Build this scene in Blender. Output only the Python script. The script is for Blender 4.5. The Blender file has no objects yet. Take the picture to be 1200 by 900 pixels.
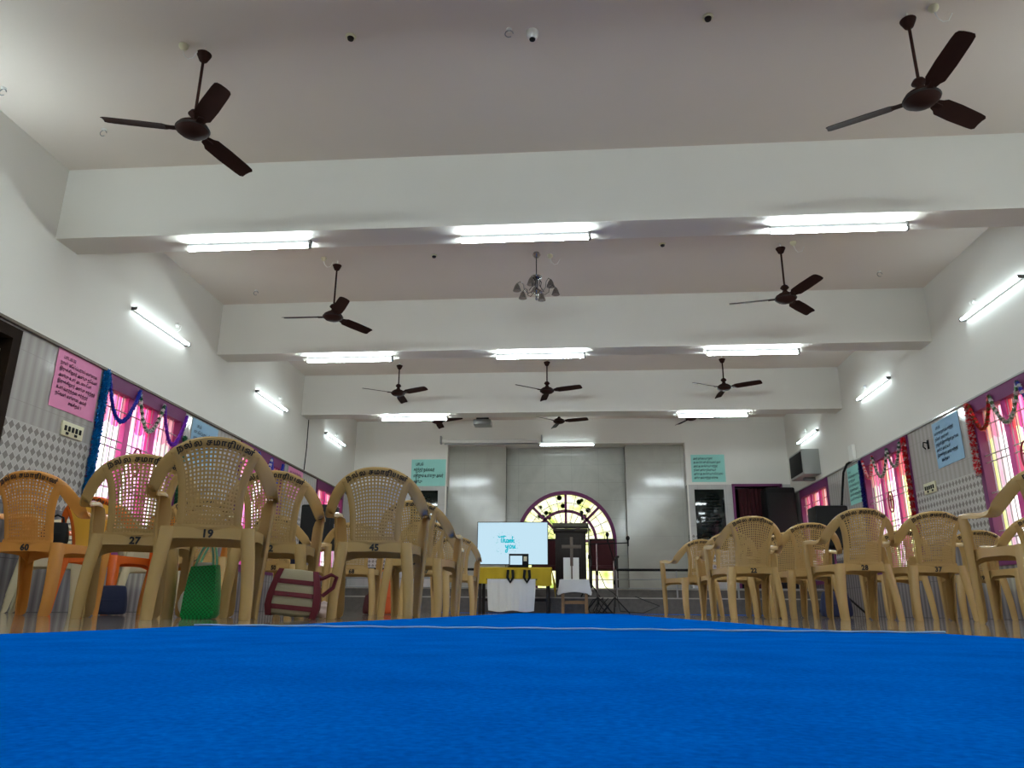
import bpy, math, random
from mathutils import Vector, Matrix, noise
random.seed(7)
C = bpy.context.scene.collection
PI = math.pi
sin, cos = math.sin, math.cos

# ------------------------------------------------------------------ camera
FPX, PITCH, YAW, ROLL, CAMZ = 876.1, .2934, -.0811, .0083, .057
_f = Vector((sin(YAW)*cos(PITCH), cos(YAW)*cos(PITCH), sin(PITCH)))
_r = Vector((cos(YAW), -sin(YAW), 0)); _u = _r.cross(_f)
RX = cos(ROLL)*_r + sin(ROLL)*_u; UX = -sin(ROLL)*_r + cos(ROLL)*_u
def at(u, v, ax, val):
    d = _f + RX*((u-600)/FPX) - UX*((v-450)/FPX)
    o = Vector((0, 0, CAMZ)); return o + d*((val-o[ax])/d[ax])
cd = bpy.data.cameras.new('camera'); cam = bpy.data.objects.new('camera', cd); C.objects.link(cam)
cd.sensor_width = 36; cd.lens = FPX/1200*36; cd.clip_start = .01; cd.clip_end = 200
cam.matrix_world = Matrix(((RX[0], UX[0], -_f[0], 0), (RX[1], UX[1], -_f[1], 0), (RX[2], UX[2], -_f[2], CAMZ), (0, 0, 0, 1)))
bpy.context.scene.camera = cam

# ------------------------------------------------------------------ materials
def lin(c):
    return tuple(((x/255)/12.92 if x/255 <= .04045 else ((x/255+.055)/1.055)**2.4) for x in c)+(1,)
def mat(name, rgb, rough=.5, metal=0, noise_amt=0, nscale=8, bump=0, bscale=60, spec=None, coat=0, alpha=None):
    m = bpy.data.materials.new(name); m.use_nodes = True; nt = m.node_tree; b = nt.nodes['Principled BSDF']
    c = lin(rgb)
    b.inputs['Base Color'].default_value = c; b.inputs['Roughness'].default_value = rough; b.inputs['Metallic'].default_value = metal
    if spec is not None: b.inputs['Specular IOR Level'].default_value = spec
    if coat: b.inputs['Coat Weight'].default_value = coat
    tc = nt.nodes.new('ShaderNodeTexCoord')
    if noise_amt:
        n = nt.nodes.new('ShaderNodeTexNoise'); n.inputs['Scale'].default_value = nscale; n.inputs['Detail'].default_value = 4
        nt.links.new(tc.outputs['Object'], n.inputs['Vector'])
        r = nt.nodes.new('ShaderNodeMix'); r.data_type = 'RGBA'
        r.inputs[6].default_value = tuple(x*(1-noise_amt) for x in c[:3])+(1,); r.inputs[7].default_value = tuple(min(1, x*(1+noise_amt)) for x in c[:3])+(1,)
        nt.links.new(n.outputs['Fac'], r.inputs[0]); nt.links.new(r.outputs[2], b.inputs['Base Color'])
    if bump:
        n = nt.nodes.new('ShaderNodeTexNoise'); n.inputs['Scale'].default_value = bscale; n.inputs['Detail'].default_value = 3
        nt.links.new(tc.outputs['Object'], n.inputs['Vector'])
        bp = nt.nodes.new('ShaderNodeBump'); bp.inputs['Strength'].default_value = bump; bp.inputs['Distance'].default_value = .005
        nt.links.new(n.outputs['Fac'], bp.inputs['Height']); nt.links.new(bp.outputs['Normal'], b.inputs['Normal'])
    return m
def emit(name, rgb, s):
    m = bpy.data.materials.new(name); m.use_nodes = True; nt = m.node_tree; nt.nodes.clear()
    e = nt.nodes.new('ShaderNodeEmission'); o = nt.nodes.new('ShaderNodeOutputMaterial'); e.inputs[0].default_value = lin(rgb); e.inputs[1].default_value = s
    nt.links.new(e.outputs[0], o.inputs[0]); return m
def math_n(nt, op, a, b=None):
    n = nt.nodes.new('ShaderNodeMath'); n.operation = op
    for i, x in enumerate((a, b)):
        if x is None: continue
        if isinstance(x, (int, float)): n.inputs[i].default_value = x
        else: nt.links.new(x, n.inputs[i])
    return n.outputs[0]
def ramp(nt, fac, stops, interp='LINEAR'):
    r = nt.nodes.new('ShaderNodeValToRGB'); r.color_ramp.interpolation = interp
    while len(r.color_ramp.elements) < len(stops): r.color_ramp.elements.new(.5)
    for e, (p, c) in zip(r.color_ramp.elements, stops): e.position = p; e.color = lin(c)
    nt.links.new(fac, r.inputs[0]); return r.outputs[0]
def base(name, rough=.5):
    m = bpy.data.materials.new(name); m.use_nodes = True; nt = m.node_tree; b = nt.nodes['Principled BSDF']; b.inputs['Roughness'].default_value = rough
    tc = nt.nodes.new('ShaderNodeTexCoord'); s = nt.nodes.new('ShaderNodeSeparateXYZ'); nt.links.new(tc.outputs['Object'], s.inputs[0])
    return m, nt, b, s.outputs, tc

def stripes_mat(name, cols, ax, per=.11, rough=.12):
    m, nt, b, s, tc = base(name, rough)
    f = math_n(nt, 'FRACT', math_n(nt, 'MULTIPLY', s[ax], 1/per))
    c = ramp(nt, f, [(0, cols[0]), (.3, cols[1]), (.5, cols[0]), (.75, cols[2]), (1, cols[0])])
    # tile joints
    j = math_n(nt, 'LESS_THAN', math_n(nt, 'FRACT', math_n(nt, 'MULTIPLY', s[2], 1/.45)), .01)
    mx = nt.nodes.new('ShaderNodeMix'); mx.data_type = 'RGBA'; nt.links.new(j, mx.inputs[0]); nt.links.new(c, mx.inputs[6]); mx.inputs[7].default_value = lin(cols[3])
    nt.links.new(mx.outputs[2], b.inputs['Base Color'])
    bp = nt.nodes.new('ShaderNodeBump'); bp.inputs['Strength'].default_value = .25; bp.inputs['Distance'].default_value = .01
    nt.links.new(f, bp.inputs['Height'])
    return m
def diamond_mat(name, ax, w=.08, h=.09):
    m, nt, b, s, tc = base(name, .18)
    a = math_n(nt, 'MULTIPLY', s[ax], 1/w); z = math_n(nt, 'MULTIPLY', s[2], 1/h)
    p = math_n(nt, 'ADD', a, z); q = math_n(nt, 'SUBTRACT', z, a)
    fp = math_n(nt, 'FLOOR', p); fq = math_n(nt, 'FLOOR', q)
    k = math_n(nt, 'MODULO', math_n(nt, 'ADD', math_n(nt, 'ADD', fp, fq), 300.0), 2.0)
    c = ramp(nt, math_n(nt, 'MULTIPLY', k, .6), [(0, (134, 128, 124)), (.5, (186, 182, 178))], 'CONSTANT')
    e1 = math_n(nt, 'LESS_THAN', math_n(nt, 'FRACT', p), .08); e2 = math_n(nt, 'LESS_THAN', math_n(nt, 'FRACT', q), .08)
    e = math_n(nt, 'MAXIMUM', e1, e2)
    mx = nt.nodes.new('ShaderNodeMix'); mx.data_type = 'RGBA'; nt.links.new(e, mx.inputs[0]); nt.links.new(c, mx.inputs[6]); mx.inputs[7].default_value = lin((204, 201, 197))
    nt.links.new(mx.outputs[2], b.inputs['Base Color']); return m
def tile_mat(name, c1, c2, joint, sx, sz, rough=.12, ax=0, az=2, vein=2.0):
    m, nt, b, s, tc = base(name, rough)
    n = nt.nodes.new('ShaderNodeTexNoise'); n.inputs['Scale'].default_value = vein; n.inputs['Detail'].default_value = 6; n.inputs['Distortion'].default_value = 1.2
    nt.links.new(tc.outputs['Object'], n.inputs['Vector'])
    c = ramp(nt, n.outputs['Fac'], [(.3, c1), (.7, c2)])
    e1 = math_n(nt, 'LESS_THAN', math_n(nt, 'FRACT', math_n(nt, 'MULTIPLY', s[ax], 1/sx)), .004/sx)
    e2 = math_n(nt, 'LESS_THAN', math_n(nt, 'FRACT', math_n(nt, 'MULTIPLY', s[az], 1/sz)), .004/sz)
    e = math_n(nt, 'MAXIMUM', e1, e2)
    mx = nt.nodes.new('ShaderNodeMix'); mx.data_type = 'RGBA'; nt.links.new(e, mx.inputs[0]); nt.links.new(c, mx.inputs[6]); mx.inputs[7].default_value = lin(joint)
    nt.links.new(mx.outputs[2], b.inputs['Base Color']); return m

M = {}
M['paint'] = mat('wall_paint', (220, 217, 209), .55, noise_amt=.03, nscale=1.5, spec=.3)
M['ceil'] = mat('ceiling_paint', (216, 205, 194), .6, noise_amt=.03, nscale=1.2, spec=.2)
M['stripe'] = stripes_mat('striped_wall_tile', [(170, 165, 161), (178, 174, 170), (160, 155, 151), (152, 148, 144)], 1)
M['stripe_low'] = stripes_mat('dark_striped_wall_tile', [(118, 112, 114), (140, 135, 136), (98, 93, 96), (84, 80, 82)], 1)
M['diamond'] = diamond_mat('diamond_wall_tile', 1)
M['fartile'] = tile_mat('grey_wall_tile', (176, 175, 172), (188, 187, 184), (150, 150, 148), .3, .45)
M['nichetile'] = tile_mat('niche_marble_tile', (168, 168, 160), (182, 182, 174), (146, 147, 142), .6, .4, .1)
M['nicheside'] = tile_mat('niche_side_marble', (156, 155, 146), (172, 170, 161), (146, 146, 140), 1.2, .8, .14, vein=1.1)
M['check'] = diamond_mat('diamond_far_tile', 0)
M['riser'] = mat('stage_granite', (92, 88, 84), .25, noise_amt=.35, nscale=14)
M['stagetop'] = tile_mat('stage_floor', (150, 144, 136), (170, 165, 156), (120, 116, 110), .6, .6, .2, 0, 1)
M['floor'] = tile_mat('floor_tile', (138, 124, 110), (186, 172, 154), (110, 100, 90), .6, .6, .06, 0, 1, vein=3.5)
M['black'] = mat('black_plastic', (13, 13, 14), .6, bump=.15, spec=.2)
M['blackcloth'] = mat('black_cloth', (14, 14, 15), .9, bump=.5, bscale=200)
M['chrome'] = mat('chrome', (150, 150, 150), .18, 1)
M['steel'] = mat('grey_steel', (150, 152, 152), .35, .8)
M['white'] = mat('white_plastic', (226, 226, 220), .4, noise_amt=.02)
M['cream'] = mat('cream_plastic', (214, 208, 176), .45, noise_amt=.03)
M['fan'] = mat('dark_brown_enamel', (46, 28, 24), .7, noise_amt=.15, spec=.05)
M['wood'] = mat('dark_wood', (28, 19, 15), .5, spec=.25, noise_amt=.35, nscale=12)
M['lightwood'] = mat('stool_wood', (128, 96, 60), .5, noise_amt=.3, nscale=20)
M['crosswood'] = mat('cross_wood', (92, 80, 66), .5, noise_amt=.2, nscale=20)
M['pink'] = mat('pink_window_paint', (216, 74, 156), .55, noise_amt=.05)
M['purple'] = mat('purple_window_paint', (104, 34, 88), .65, noise_amt=.08)
M['grill'] = mat('white_grill_paint', (168, 156, 162), .4, .2)
M['ink'] = mat('black_marker_ink', (16, 15, 18), .6)
M['blueink'] = mat('dark_blue_ink', (30, 32, 74), .6)
M['redink'] = mat('dark_red_paint', (130, 24, 50), .5)
M['paper_pink'] = mat('pink_chart_paper', (226, 140, 182), .7, noise_amt=.03, bump=.1, bscale=5)
M['paper_blue'] = mat('blue_chart_paper', (142, 180, 208), .7, noise_amt=.03, bump=.1, bscale=5)
M['paper_teal'] = mat('teal_chart_paper', (148, 212, 202), .7, noise_amt=.03, bump=.1, bscale=5)
M['plaque'] = mat('black_polished_granite', (14, 22, 22), .08, noise_amt=.2, nscale=40)
M['engrave'] = mat('pale_engraving', (222, 228, 226), .5)
M['yellow'] = mat('yellow_cloth', (184, 156, 20), .8, noise_amt=.1, bump=.3)
M['whitecloth'] = mat('white_cloth', (214, 214, 210), .85, noise_amt=.04, bump=.3)
M['maroon'] = mat('maroon_cloth', (62, 12, 20), .85, noise_amt=.2, bump=.3)
M['maroonbag'] = mat('maroon_bag_trim', (98, 16, 32), .75, noise_amt=.12, bump=.4, bscale=300)
M['beigebag'] = mat('beige_bag_cloth', (168, 158, 130), .85, noise_amt=.12, bump=.5, bscale=300)
M['navy'] = mat('navy_cloth', (18, 28, 62), .8, noise_amt=.2, bump=.3)
M['tubeend'] = mat('tube_end_cap', (90, 88, 86), .5)
M['batten'] = mat('white_enamel_batten', (225, 228, 228), .35)
M['tube'] = emit('lit_tube', (232, 247, 250), 144)
M['dark'] = mat('passage_shade', (20, 17, 17), .9)
M['pinkcloth'] = mat('pale_pink_cloth', (222, 200, 192), .85, noise_amt=.12, nscale=18, bump=.3)
M['orangecloth'] = mat('orange_cloth', (206, 88, 40), .8, noise_amt=.1)
def plastic(name, rgb, amt=.07):
    m = mat(name, rgb, .27, noise_amt=amt, nscale=5); b = m.node_tree.nodes['Principled BSDF']
    b.inputs['Subsurface Weight'].default_value = .0; b.inputs['Coat Weight'].default_value = .15; return m
M['tan'] = plastic('tan_chair_plastic', (182, 150, 95))
M['ochre'] = plastic('warm_lit_chair_plastic', (208, 142, 66))  # more orange copy of the tan plastic; window light is put into the colour
M['orange'] = plastic('orange_chair_plastic', (226, 104, 34))
M['yellowp'] = plastic('yellow_chair_plastic', (244, 186, 72))
M['whitep'] = plastic('ivory_chair_plastic', (204, 192, 160))
# carpet
m, nt, b, s, tc = base('blue_felt_carpet', .95)
n = nt.nodes.new('ShaderNodeTexNoise'); n.inputs['Scale'].default_value = 240; n.inputs['Detail'].default_value = 3; nt.links.new(tc.outputs['Object'], n.inputs['Vector'])
n2 = nt.nodes.new('ShaderNodeTexNoise'); n2.inputs['Scale'].default_value = 9; n2.inputs['Detail'].default_value = 5; nt.links.new(tc.outputs['Object'], n2.inputs['Vector'])
k = math_n(nt, 'ADD', math_n(nt, 'MULTIPLY', n.outputs['Fac'], .55), math_n(nt, 'MULTIPLY', n2.outputs['Fac'], .45))
nt.links.new(ramp(nt, k, [(.25, (0, 74, 158)), (.5, (0, 93, 190)), (.75, (0, 110, 212))]), b.inputs['Base Color'])
bp = nt.nodes.new('ShaderNodeBump'); bp.inputs['Strength'].default_value = .5; bp.inputs['Distance'].default_value = .004; nt.links.new(k, bp.inputs['Height']); nt.links.new(bp.outputs['Normal'], b.inputs['Normal'])
b.inputs['Specular IOR Level'].default_value = 0.0
M['carpet'] = m
M['carpetedge'] = mat('carpet_edge_tape', (160, 200, 232), .5)
# green woven plastic
m, nt, b, s, tc = base('green_woven_plastic', .35)
ch = nt.nodes.new('ShaderNodeTexChecker'); ch.inputs['Scale'].default_value = 105; ch.inputs[1].default_value = lin((6, 176, 84)); ch.inputs[2].default_value = lin((0, 122, 56)); nt.links.new(tc.outputs['Object'], ch.inputs['Vector'])
nt.links.new(ch.outputs[0], b.inputs['Base Color'])
bp = nt.nodes.new('ShaderNodeBump'); bp.inputs['Strength'].default_value = .6; bp.inputs['Distance'].default_value = .004; nt.links.new(ch.outputs['Fac'], bp.inputs['Height']); nt.links.new(bp.outputs['Normal'], b.inputs['Normal'])
M['green'] = m
M['rope'] = mat('pale_green_rope', (120, 186, 150), .6, noise_amt=.4, nscale=90)
# sheer curtain strips behind the grills: cloth that lets daylight through
def sheer(name, cols, ax=1, per=.5):
    m = bpy.data.materials.new(name); m.use_nodes = True; nt = m.node_tree; nt.nodes.clear()
    o = nt.nodes.new('ShaderNodeOutputMaterial'); tc = nt.nodes.new('ShaderNodeTexCoord'); s = nt.nodes.new('ShaderNodeSeparateXYZ'); nt.links.new(tc.outputs['Object'], s.inputs[0])
    n = nt.nodes.new('ShaderNodeTexNoise'); n.noise_dimensions = '1D'; n.inputs['Scale'].default_value = 9; n.inputs['Detail'].default_value = 1; nt.links.new(s.outputs[ax], n.inputs['W'])
    c = ramp(nt, n.outputs['Fac'], cols, 'EASE')
    tr = nt.nodes.new('ShaderNodeBsdfTranslucent'); df = nt.nodes.new('ShaderNodeBsdfDiffuse'); tp = nt.nodes.new('ShaderNodeBsdfTransparent')
    for x in (tr, df, tp): nt.links.new(c, x.inputs[0])
    m1 = nt.nodes.new('ShaderNodeMixShader'); m1.inputs[0].default_value = .25; nt.links.new(tr.outputs[0], m1.inputs[1]); nt.links.new(df.outputs[0], m1.inputs[2])
    m2 = nt.nodes.new('ShaderNodeMixShader'); m2.inputs[0].default_value = .6; nt.links.new(m1.outputs[0], m2.inputs[1]); nt.links.new(tp.outputs[0], m2.inputs[2])
    nt.links.new(m2.outputs[0], o.inputs[0]); return m
M['sheer'] = sheer('sheer_pink_curtain', [(.3, (255, 150, 230)), (.40, (255, 196, 240)), (.43, (255, 255, 255)), (.56, (255, 254, 255)), (.59, (255, 200, 242)), (.7, (255, 160, 230))])
M['sheertop'] = sheer('coral_curtain_header', [(.3, (250, 130, 170)), (.5, (255, 190, 208)), (.7, (240, 100, 150))])
M['sheerg'] = sheer('yellow_green_window_glass', [(.35, (246, 251, 200)), (.5, (250, 253, 222)), (.6, (255, 255, 250))])
m = bpy.data.materials.new('stained_glass'); m.use_nodes = True; nt = m.node_tree; nt.nodes.clear()
o_ = nt.nodes.new('ShaderNodeOutputMaterial'); tc = nt.nodes.new('ShaderNodeTexCoord')
vo = nt.nodes.new('ShaderNodeTexVoronoi'); vo.inputs['Scale'].default_value = 5.2; nt.links.new(tc.outputs['Object'], vo.inputs['Vector'])
n = nt.nodes.new('ShaderNodeTexNoise'); n.inputs['Scale'].default_value = 3.2; n.inputs['Detail'].default_value = 4; nt.links.new(tc.outputs['Object'], n.inputs['Vector'])
sp = nt.nodes.new('ShaderNodeSeparateXYZ'); nt.links.new(tc.outputs['Object'], sp.inputs[0])
c1 = ramp(nt, n.outputs['Fac'], [(.34, (188, 198, 140)), (.44, (222, 224, 186)), (.54, (226, 226, 216)), (.7, (222, 216, 188))])
c2 = ramp(nt, vo.outputs['Distance'], [(.0, (20, 28, 14)), (.26, (50, 62, 30)), (.34, (255, 255, 250)), (1, (255, 255, 255))])
mm = nt.nodes.new('ShaderNodeMix'); mm.data_type = 'RGBA'; mm.blend_type = 'MULTIPLY'
nt.links.new(c1, mm.inputs[6]); nt.links.new(c2, mm.inputs[7])
gt = math_n(nt, 'GREATER_THAN', sp.outputs[2], 1.95); gx = math_n(nt, 'LESS_THAN', sp.outputs[0], .45); nt.links.new(math_n(nt, 'MULTIPLY', gt, gx), mm.inputs[0])
tr = nt.nodes.new('ShaderNodeBsdfTranslucent'); tp = nt.nodes.new('ShaderNodeBsdfTransparent'); mx = nt.nodes.new('ShaderNodeMixShader'); mx.inputs[0].default_value = .65
nt.links.new(mm.outputs[2], tr.inputs[0]); nt.links.new(mm.outputs[2], tp.inputs[0]); nt.links.new(tr.outputs[0], mx.inputs[1]); nt.links.new(tp.outputs[0], mx.inputs[2]); nt.links.new(mx.outputs[0], o_.inputs[0])
M['stained'] = m
M['walltube'] = emit('lit_wall_tube', (228, 247, 253), 17)
M['brighttube'] = emit('lit_boosted_wall_tube', (228, 247, 253), 85)  # unseen near wall tubes, emission raised to brighten the ceiling edge
M['screen'] = emit('lit_screen', (196, 228, 244), 1.0)
M['cyan'] = emit('screen_cyan', (0, 186, 206), 1.0)
M['palecyan'] = emit('screen_pale_cyan', (150, 216, 228), .9)
m = bpy.data.materials.new('clear_glass'); m.use_nodes = True; b = m.node_tree.nodes['Principled BSDF']; b.inputs['Transmission Weight'].default_value = .9; b.inputs['Roughness'].default_value = .05; b.inputs['Base Color'].default_value = (.45, .42, .4, 1)
M['glass'] = m

# ------------------------------------------------------------------ mesh helpers
class MB:
    def __init__(s): s.v = []; s.f = []; s.m = []
    def add(s, vs, fs, mi=0):
        o = len(s.v); s.v += [tuple(v) for v in vs]
        for f in fs: s.f.append(tuple(i+o for i in f)); s.m.append(mi)
        return s
    def box(s, a, b, mi=0):
        x0, y0, z0 = (min(a[i], b[i]) for i in range(3)); x1, y1, z1 = (max(a[i], b[i]) for i in range(3))
        return s.add([(x0,y0,z0),(x1,y0,z0),(x1,y1,z0),(x0,y1,z0),(x0,y0,z1),(x1,y0,z1),(x1,y1,z1),(x0,y1,z1)],
              [(0,3,2,1),(4,5,6,7),(0,1,5,4),(1,2,6,5),(2,3,7,6),(3,0,4,7)], mi)
    def tube(s, path, r, n=8, mi=0, cap=True, closed=False):
        P = [Vector(p) for p in path]; k = len(P); rs = r if isinstance(r, (list, tuple)) else [r]*k
        rings = []; prev = None
        for i, p in enumerate(P):
            t = (P[(i+1) % k]-P[i-1]) if closed else (P[min(i+1, k-1)]-P[max(i-1, 0)])
            t.normalize()
            if prev is None:
                a = Vector((0, 0, 1)) if abs(t.z) < .9 else Vector((1, 0, 0)); nrm = t.cross(a).normalized()
            else: nrm = (prev - t*prev.dot(t)).normalized()
            prev = nrm; bn = t.cross(nrm)
            rings.append([p + (nrm*cos(2*PI*j/n) + bn*sin(2*PI*j/n))*rs[i] for j in range(n)])
        vs = [q for R in rings for q in R]; fs = []
        for i in range(k if closed else k-1):
            i2 = (i+1) % k
            for j in range(n): j2 = (j+1) % n; fs.append((i*n+j, i*n+j2, i2*n+j2, i2*n+j))
        if cap and not closed: fs += [tuple(range(n))[::-1], tuple((k-1)*n+j for j in range(n))]
        return s.add(vs, fs, mi)
    def lathe(s, prof, c=(0, 0, 0), n=20, mi=0):
        vs = []; fs = []
        for (r, z) in prof: vs += [(c[0]+r*cos(2*PI*j/n), c[1]+r*sin(2*PI*j/n), c[2]+z) for j in range(n)]
        for i in range(len(prof)-1):
            for j in range(n): j2 = (j+1) % n; fs.append((i*n+j, i*n+j2, (i+1)*n+j2, (i+1)*n+j))
        fs.append(tuple(range(n))[::-1]); fs.append(tuple((len(prof)-1)*n+j for j in range(n)))
        return s.add(vs, fs, mi)
    def loft(s, secs, mi=0, closed=False):
        n = len(secs[0]); vs = [p for S in secs for p in S]; fs = []
        for i in range(len(secs)-1):
            for j in range(n if closed else n-1): j2 = (j+1) % n; fs.append((i*n+j, i*n+j2, (i+1)*n+j2, (i+1)*n+j))
        return s.add(vs, fs, mi)
    def prism(s, poly, f0, f1, mi=0):   # poly list of 2D, f(x,y)->3D front and back
        n = len(poly); vs = [f0(*p) for p in poly]+[f1(*p) for p in poly]
        fs = [tuple(range(n))[::-1], tuple(range(n, 2*n))]+[(j, (j+1) % n, n+(j+1) % n, n+j) for j in range(n)]
        return s.add(vs, fs, mi)
    def mesh(s, name, mats, solid=0, sub=0, bevel=0, smooth=True, off=0):
        me = bpy.data.meshes.new(name); me.from_pydata(s.v, [], s.f)
        for m in mats: me.materials.append(m)
        for p, i in zip(me.polygons, s.m): p.material_index = i
        import bmesh
        bm = bmesh.new(); bm.from_mesh(me); bmesh.ops.remove_doubles(bm, verts=bm.verts, dist=1e-6)
        bmesh.ops.recalc_face_normals(bm, faces=bm.faces); bm.to_mesh(me); bm.free()
        if solid or sub or bevel:
            o = bpy.data.objects.new('t', me); C.objects.link(o)
            if sub and solid:
                q = o.modifiers.new('u', 'SUBSURF'); q.levels = sub; q.render_levels = sub
            if solid: q = o.modifiers.new('s', 'SOLIDIFY'); q.thickness = solid; q.offset = off
            if bevel: q = o.modifiers.new('b', 'BEVEL'); q.width = bevel; q.segments = 2; q.limit_method = 'ANGLE'
            if sub and not solid:
                q = o.modifiers.new('u', 'SUBSURF'); q.levels = sub; q.render_levels = sub
            me2 = bpy.data.meshes.new_from_object(o.evaluated_get(bpy.context.evaluated_depsgraph_get()))
            bpy.data.objects.remove(o); bpy.data.meshes.remove(me); me = me2; me.name = name
        if smooth:
            me.polygons.foreach_set('use_smooth', [True]*len(me.polygons))
            try: me.set_sharp_from_angle(angle=math.radians(40))
            except Exception: pass
        return me
def obj(name, me, parent=None, loc=None, rotz=0):
    o = bpy.data.objects.new(name, me); C.objects.link(o)
    if parent: o.parent = parent
    if loc: o.location = loc
    if rotz: o.rotation_euler = (0, 0, rotz)
    return o
def part(name, mb, m, parent=None, **k):
    ms = m if isinstance(m, list) else [m]
    return obj(name, mb.mesh(name, ms, **k), parent)
def tag(o, label, cat, group=None, kind=None):
    o['label'] = label; o['category'] = cat
    if group: o['group'] = group
    if kind: o['kind'] = kind
    return o
def thing(name, label, cat, loc=(0, 0, 0), rotz=0, group=None):
    o = bpy.data.objects.new(name, None); o.empty_display_size = .1; C.objects.link(o); o.location = loc; o.rotation_euler = (0, 0, rotz)
    return tag(o, label, cat, group)
def struct(name, mb, m, **k):
    k.setdefault('smooth', False)
    o = part(name, mb, m, **k); o['kind'] = 'structure'; return o
def dup(root, loc=None, rotz=None, label=None, group=None):
    r = root.copy(); C.objects.link(r)
    if loc is not None: r.location = loc
    if rotz is not None: r.rotation_euler = (0, 0, rotz)
    if label: r['label'] = label
    if group: r['group'] = group
    for ch in list(root.children):
        c = ch.copy(); C.objects.link(c); c.parent = r
        for g in list(ch.children):
            d = g.copy(); C.objects.link(d); d.parent = c
    return r
def text_mesh(body, size, bold=0.0, extr=.001, spacing=1.0, mt='ink', align='CENTER', name='lettering', line=1.0):
    c = bpy.data.curves.new('t', 'FONT'); c.body = body; c.align_x = align; c.size = size; c.offset = bold; c.extrude = extr; c.resolution_u = 2
    c.space_character = spacing; c.space_line = line
    o = bpy.data.objects.new('t', c); C.objects.link(o)
    me = bpy.data.meshes.new_from_object(o.evaluated_get(bpy.context.evaluated_depsgraph_get())); bpy.data.objects.remove(o)
    me.materials.clear(); me.materials.append(M[mt]); me.name = name; return me
def warp(me, fn):
    for v in me.vertices: v.co = fn(*v.co)
    return me

# ------------------------------------------------------------------ room
XL, XR, ZC, ZB, YB, YF = -4.88, 4.66, 4.163, 3.415, -4.0, 16.34
DL, DR, DF = 2.455, 2.43, 2.675
BW = .335; BEAMS = [-.7, 2.68, 6.069, 9.457, 12.822]
WZ0, WZ1 = .6, 2.4
T = .25
def wall_x(name, x, side, opens, ybr):
    mb = MB(); zb = sorted({0, .93, 1.63, 2.43, ZC} | {z for o in opens for z in o[2:]}); yb = sorted({YB-T, YF+1.6} | {y for o in opens for y in o[:2]})
    for i in range(len(yb)-1):
        for j in range(len(zb)-1):
            cy, cz = (yb[i]+yb[i+1])/2, (zb[j]+zb[j+1])/2
            if any(o[0] < cy < o[1] and o[2] < cz < o[3] for o in opens): continue
            mi = 2 if cz < .93 else 1 if cz < 1.63 else 3 if cz < 2.43 else 0
            mb.box((x, yb[i], zb[j]), (x+side*T, yb[i+1], zb[j+1]), mi)
    return struct(name, mb, [M['paint'], M['diamond'], M['stripe_low'], M['stripe']])
LW = [(3.75, 5.4), (7.14, 8.8), (10.54, 12.2), (13.97, 15.63)]
RW = [(3.7, 5.35), (7.14, 8.8), (10.58, 12.24), (14.02, 15.68)]
LWO = [(a, b, WZ0, WZ1) for a, b in LW[1:]] + [(4.9, 5.88, 0, 2.4)]
RWO = [(a, b, WZ0, WZ1) for a, b in RW]
wall_x('wall_left', XL, -1, LWO, None)
wall_x('wall_right', XR, 1, RWO, None)
struct('floor', MB().box((XL-T, YB-T, -.12), (XR+T, YF+1.6, 0)), M['floor'])
struct('ceiling', MB().box((XL-T, YB-T, ZC), (XR+T, YF+1.6, ZC+.15)), M['ceil'])
struct('wall_back', MB().box((XL, YB-T, 0), (XR, YB, ZC)), M['paint'])
# far wall with niche opening and doorway
mb = MB(); NX0, NX1, NZ = -2.76, 2.48, 3.6; DX0, DX1 = 3.48, 4.45
def fw(x0, x1, z0, z1, mi): mb.box((x0, YF, z0), (x1, YF+.25, z1), mi)
fw(XL, NX0, DF, ZC, 0); fw(XL, NX0, 1.63, DF, 1); fw(XL, NX0, .93, 1.63, 2); fw(XL, NX0, 0, .93, 1)
fw(NX0, NX1, NZ, ZC, 0)
fw(NX1, XR, DF, ZC, 0); fw(NX1, DX0, 1.63, DF, 1); fw(NX1, DX0, .93, 1.63, 2); fw(NX1, DX0, 0, .93, 1); fw(DX1, XR, 0, DF, 1)
struct('wall_front', mb, [M['paint'], M['fartile'], M['check']])
# niche
mb = MB(); YN = 16.78
ACX, ACZ, AR, AR2 = -.14, 1.52, 1.085, .685
mb.box((NX0, YF+.2, 0), (-1.46, YF+.36, NZ+.2), 1); mb.box((1.19, YF+.2, 0), (NX1, YF+.36, NZ+.2), 1)
# back wall around the arched window
ax0, ax1, ab = ACX-AR, ACX+AR, .46
mb.box((-1.46, YN, 0), (ax0, YN+.25, NZ+.3), 0); mb.box((ax1, YN, 0), (1.19, YN+.25, NZ+.3), 0); mb.box((ax0, YN, 0), (ax1, YN+.25, ab), 0)
N = 24
pts = [(ACX+AR*cos(PI*i/N), ACZ+AR*sin(PI*i/N)) for i in range(N+1)]
for i in range(N):
    (xa, za), (xb, zb_) = pts[i], pts[i+1]
    mb.add([(xa, YN, za), (xb, YN, zb_), (xb, YN, NZ+.3), (xa, YN, NZ+.3), (xa, YN+.25, za), (xb, YN+.25, zb_)], [(0, 1, 2, 3), (0, 4, 5, 1)], 0)
mb.box((-1.46, YF+.25, 0), (-1.47, YN+.25, NZ+.3), 0); mb.box((1.19, YF+.25, 0), (1.2, YN+.25, NZ+.3), 0)
mb.box((NX0, YF+.25, NZ), (NX1, YN+.25, NZ+.3), 2)
struct('wall_niche', mb, [M['nichetile'], M['nicheside'], M['paint']])
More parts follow.
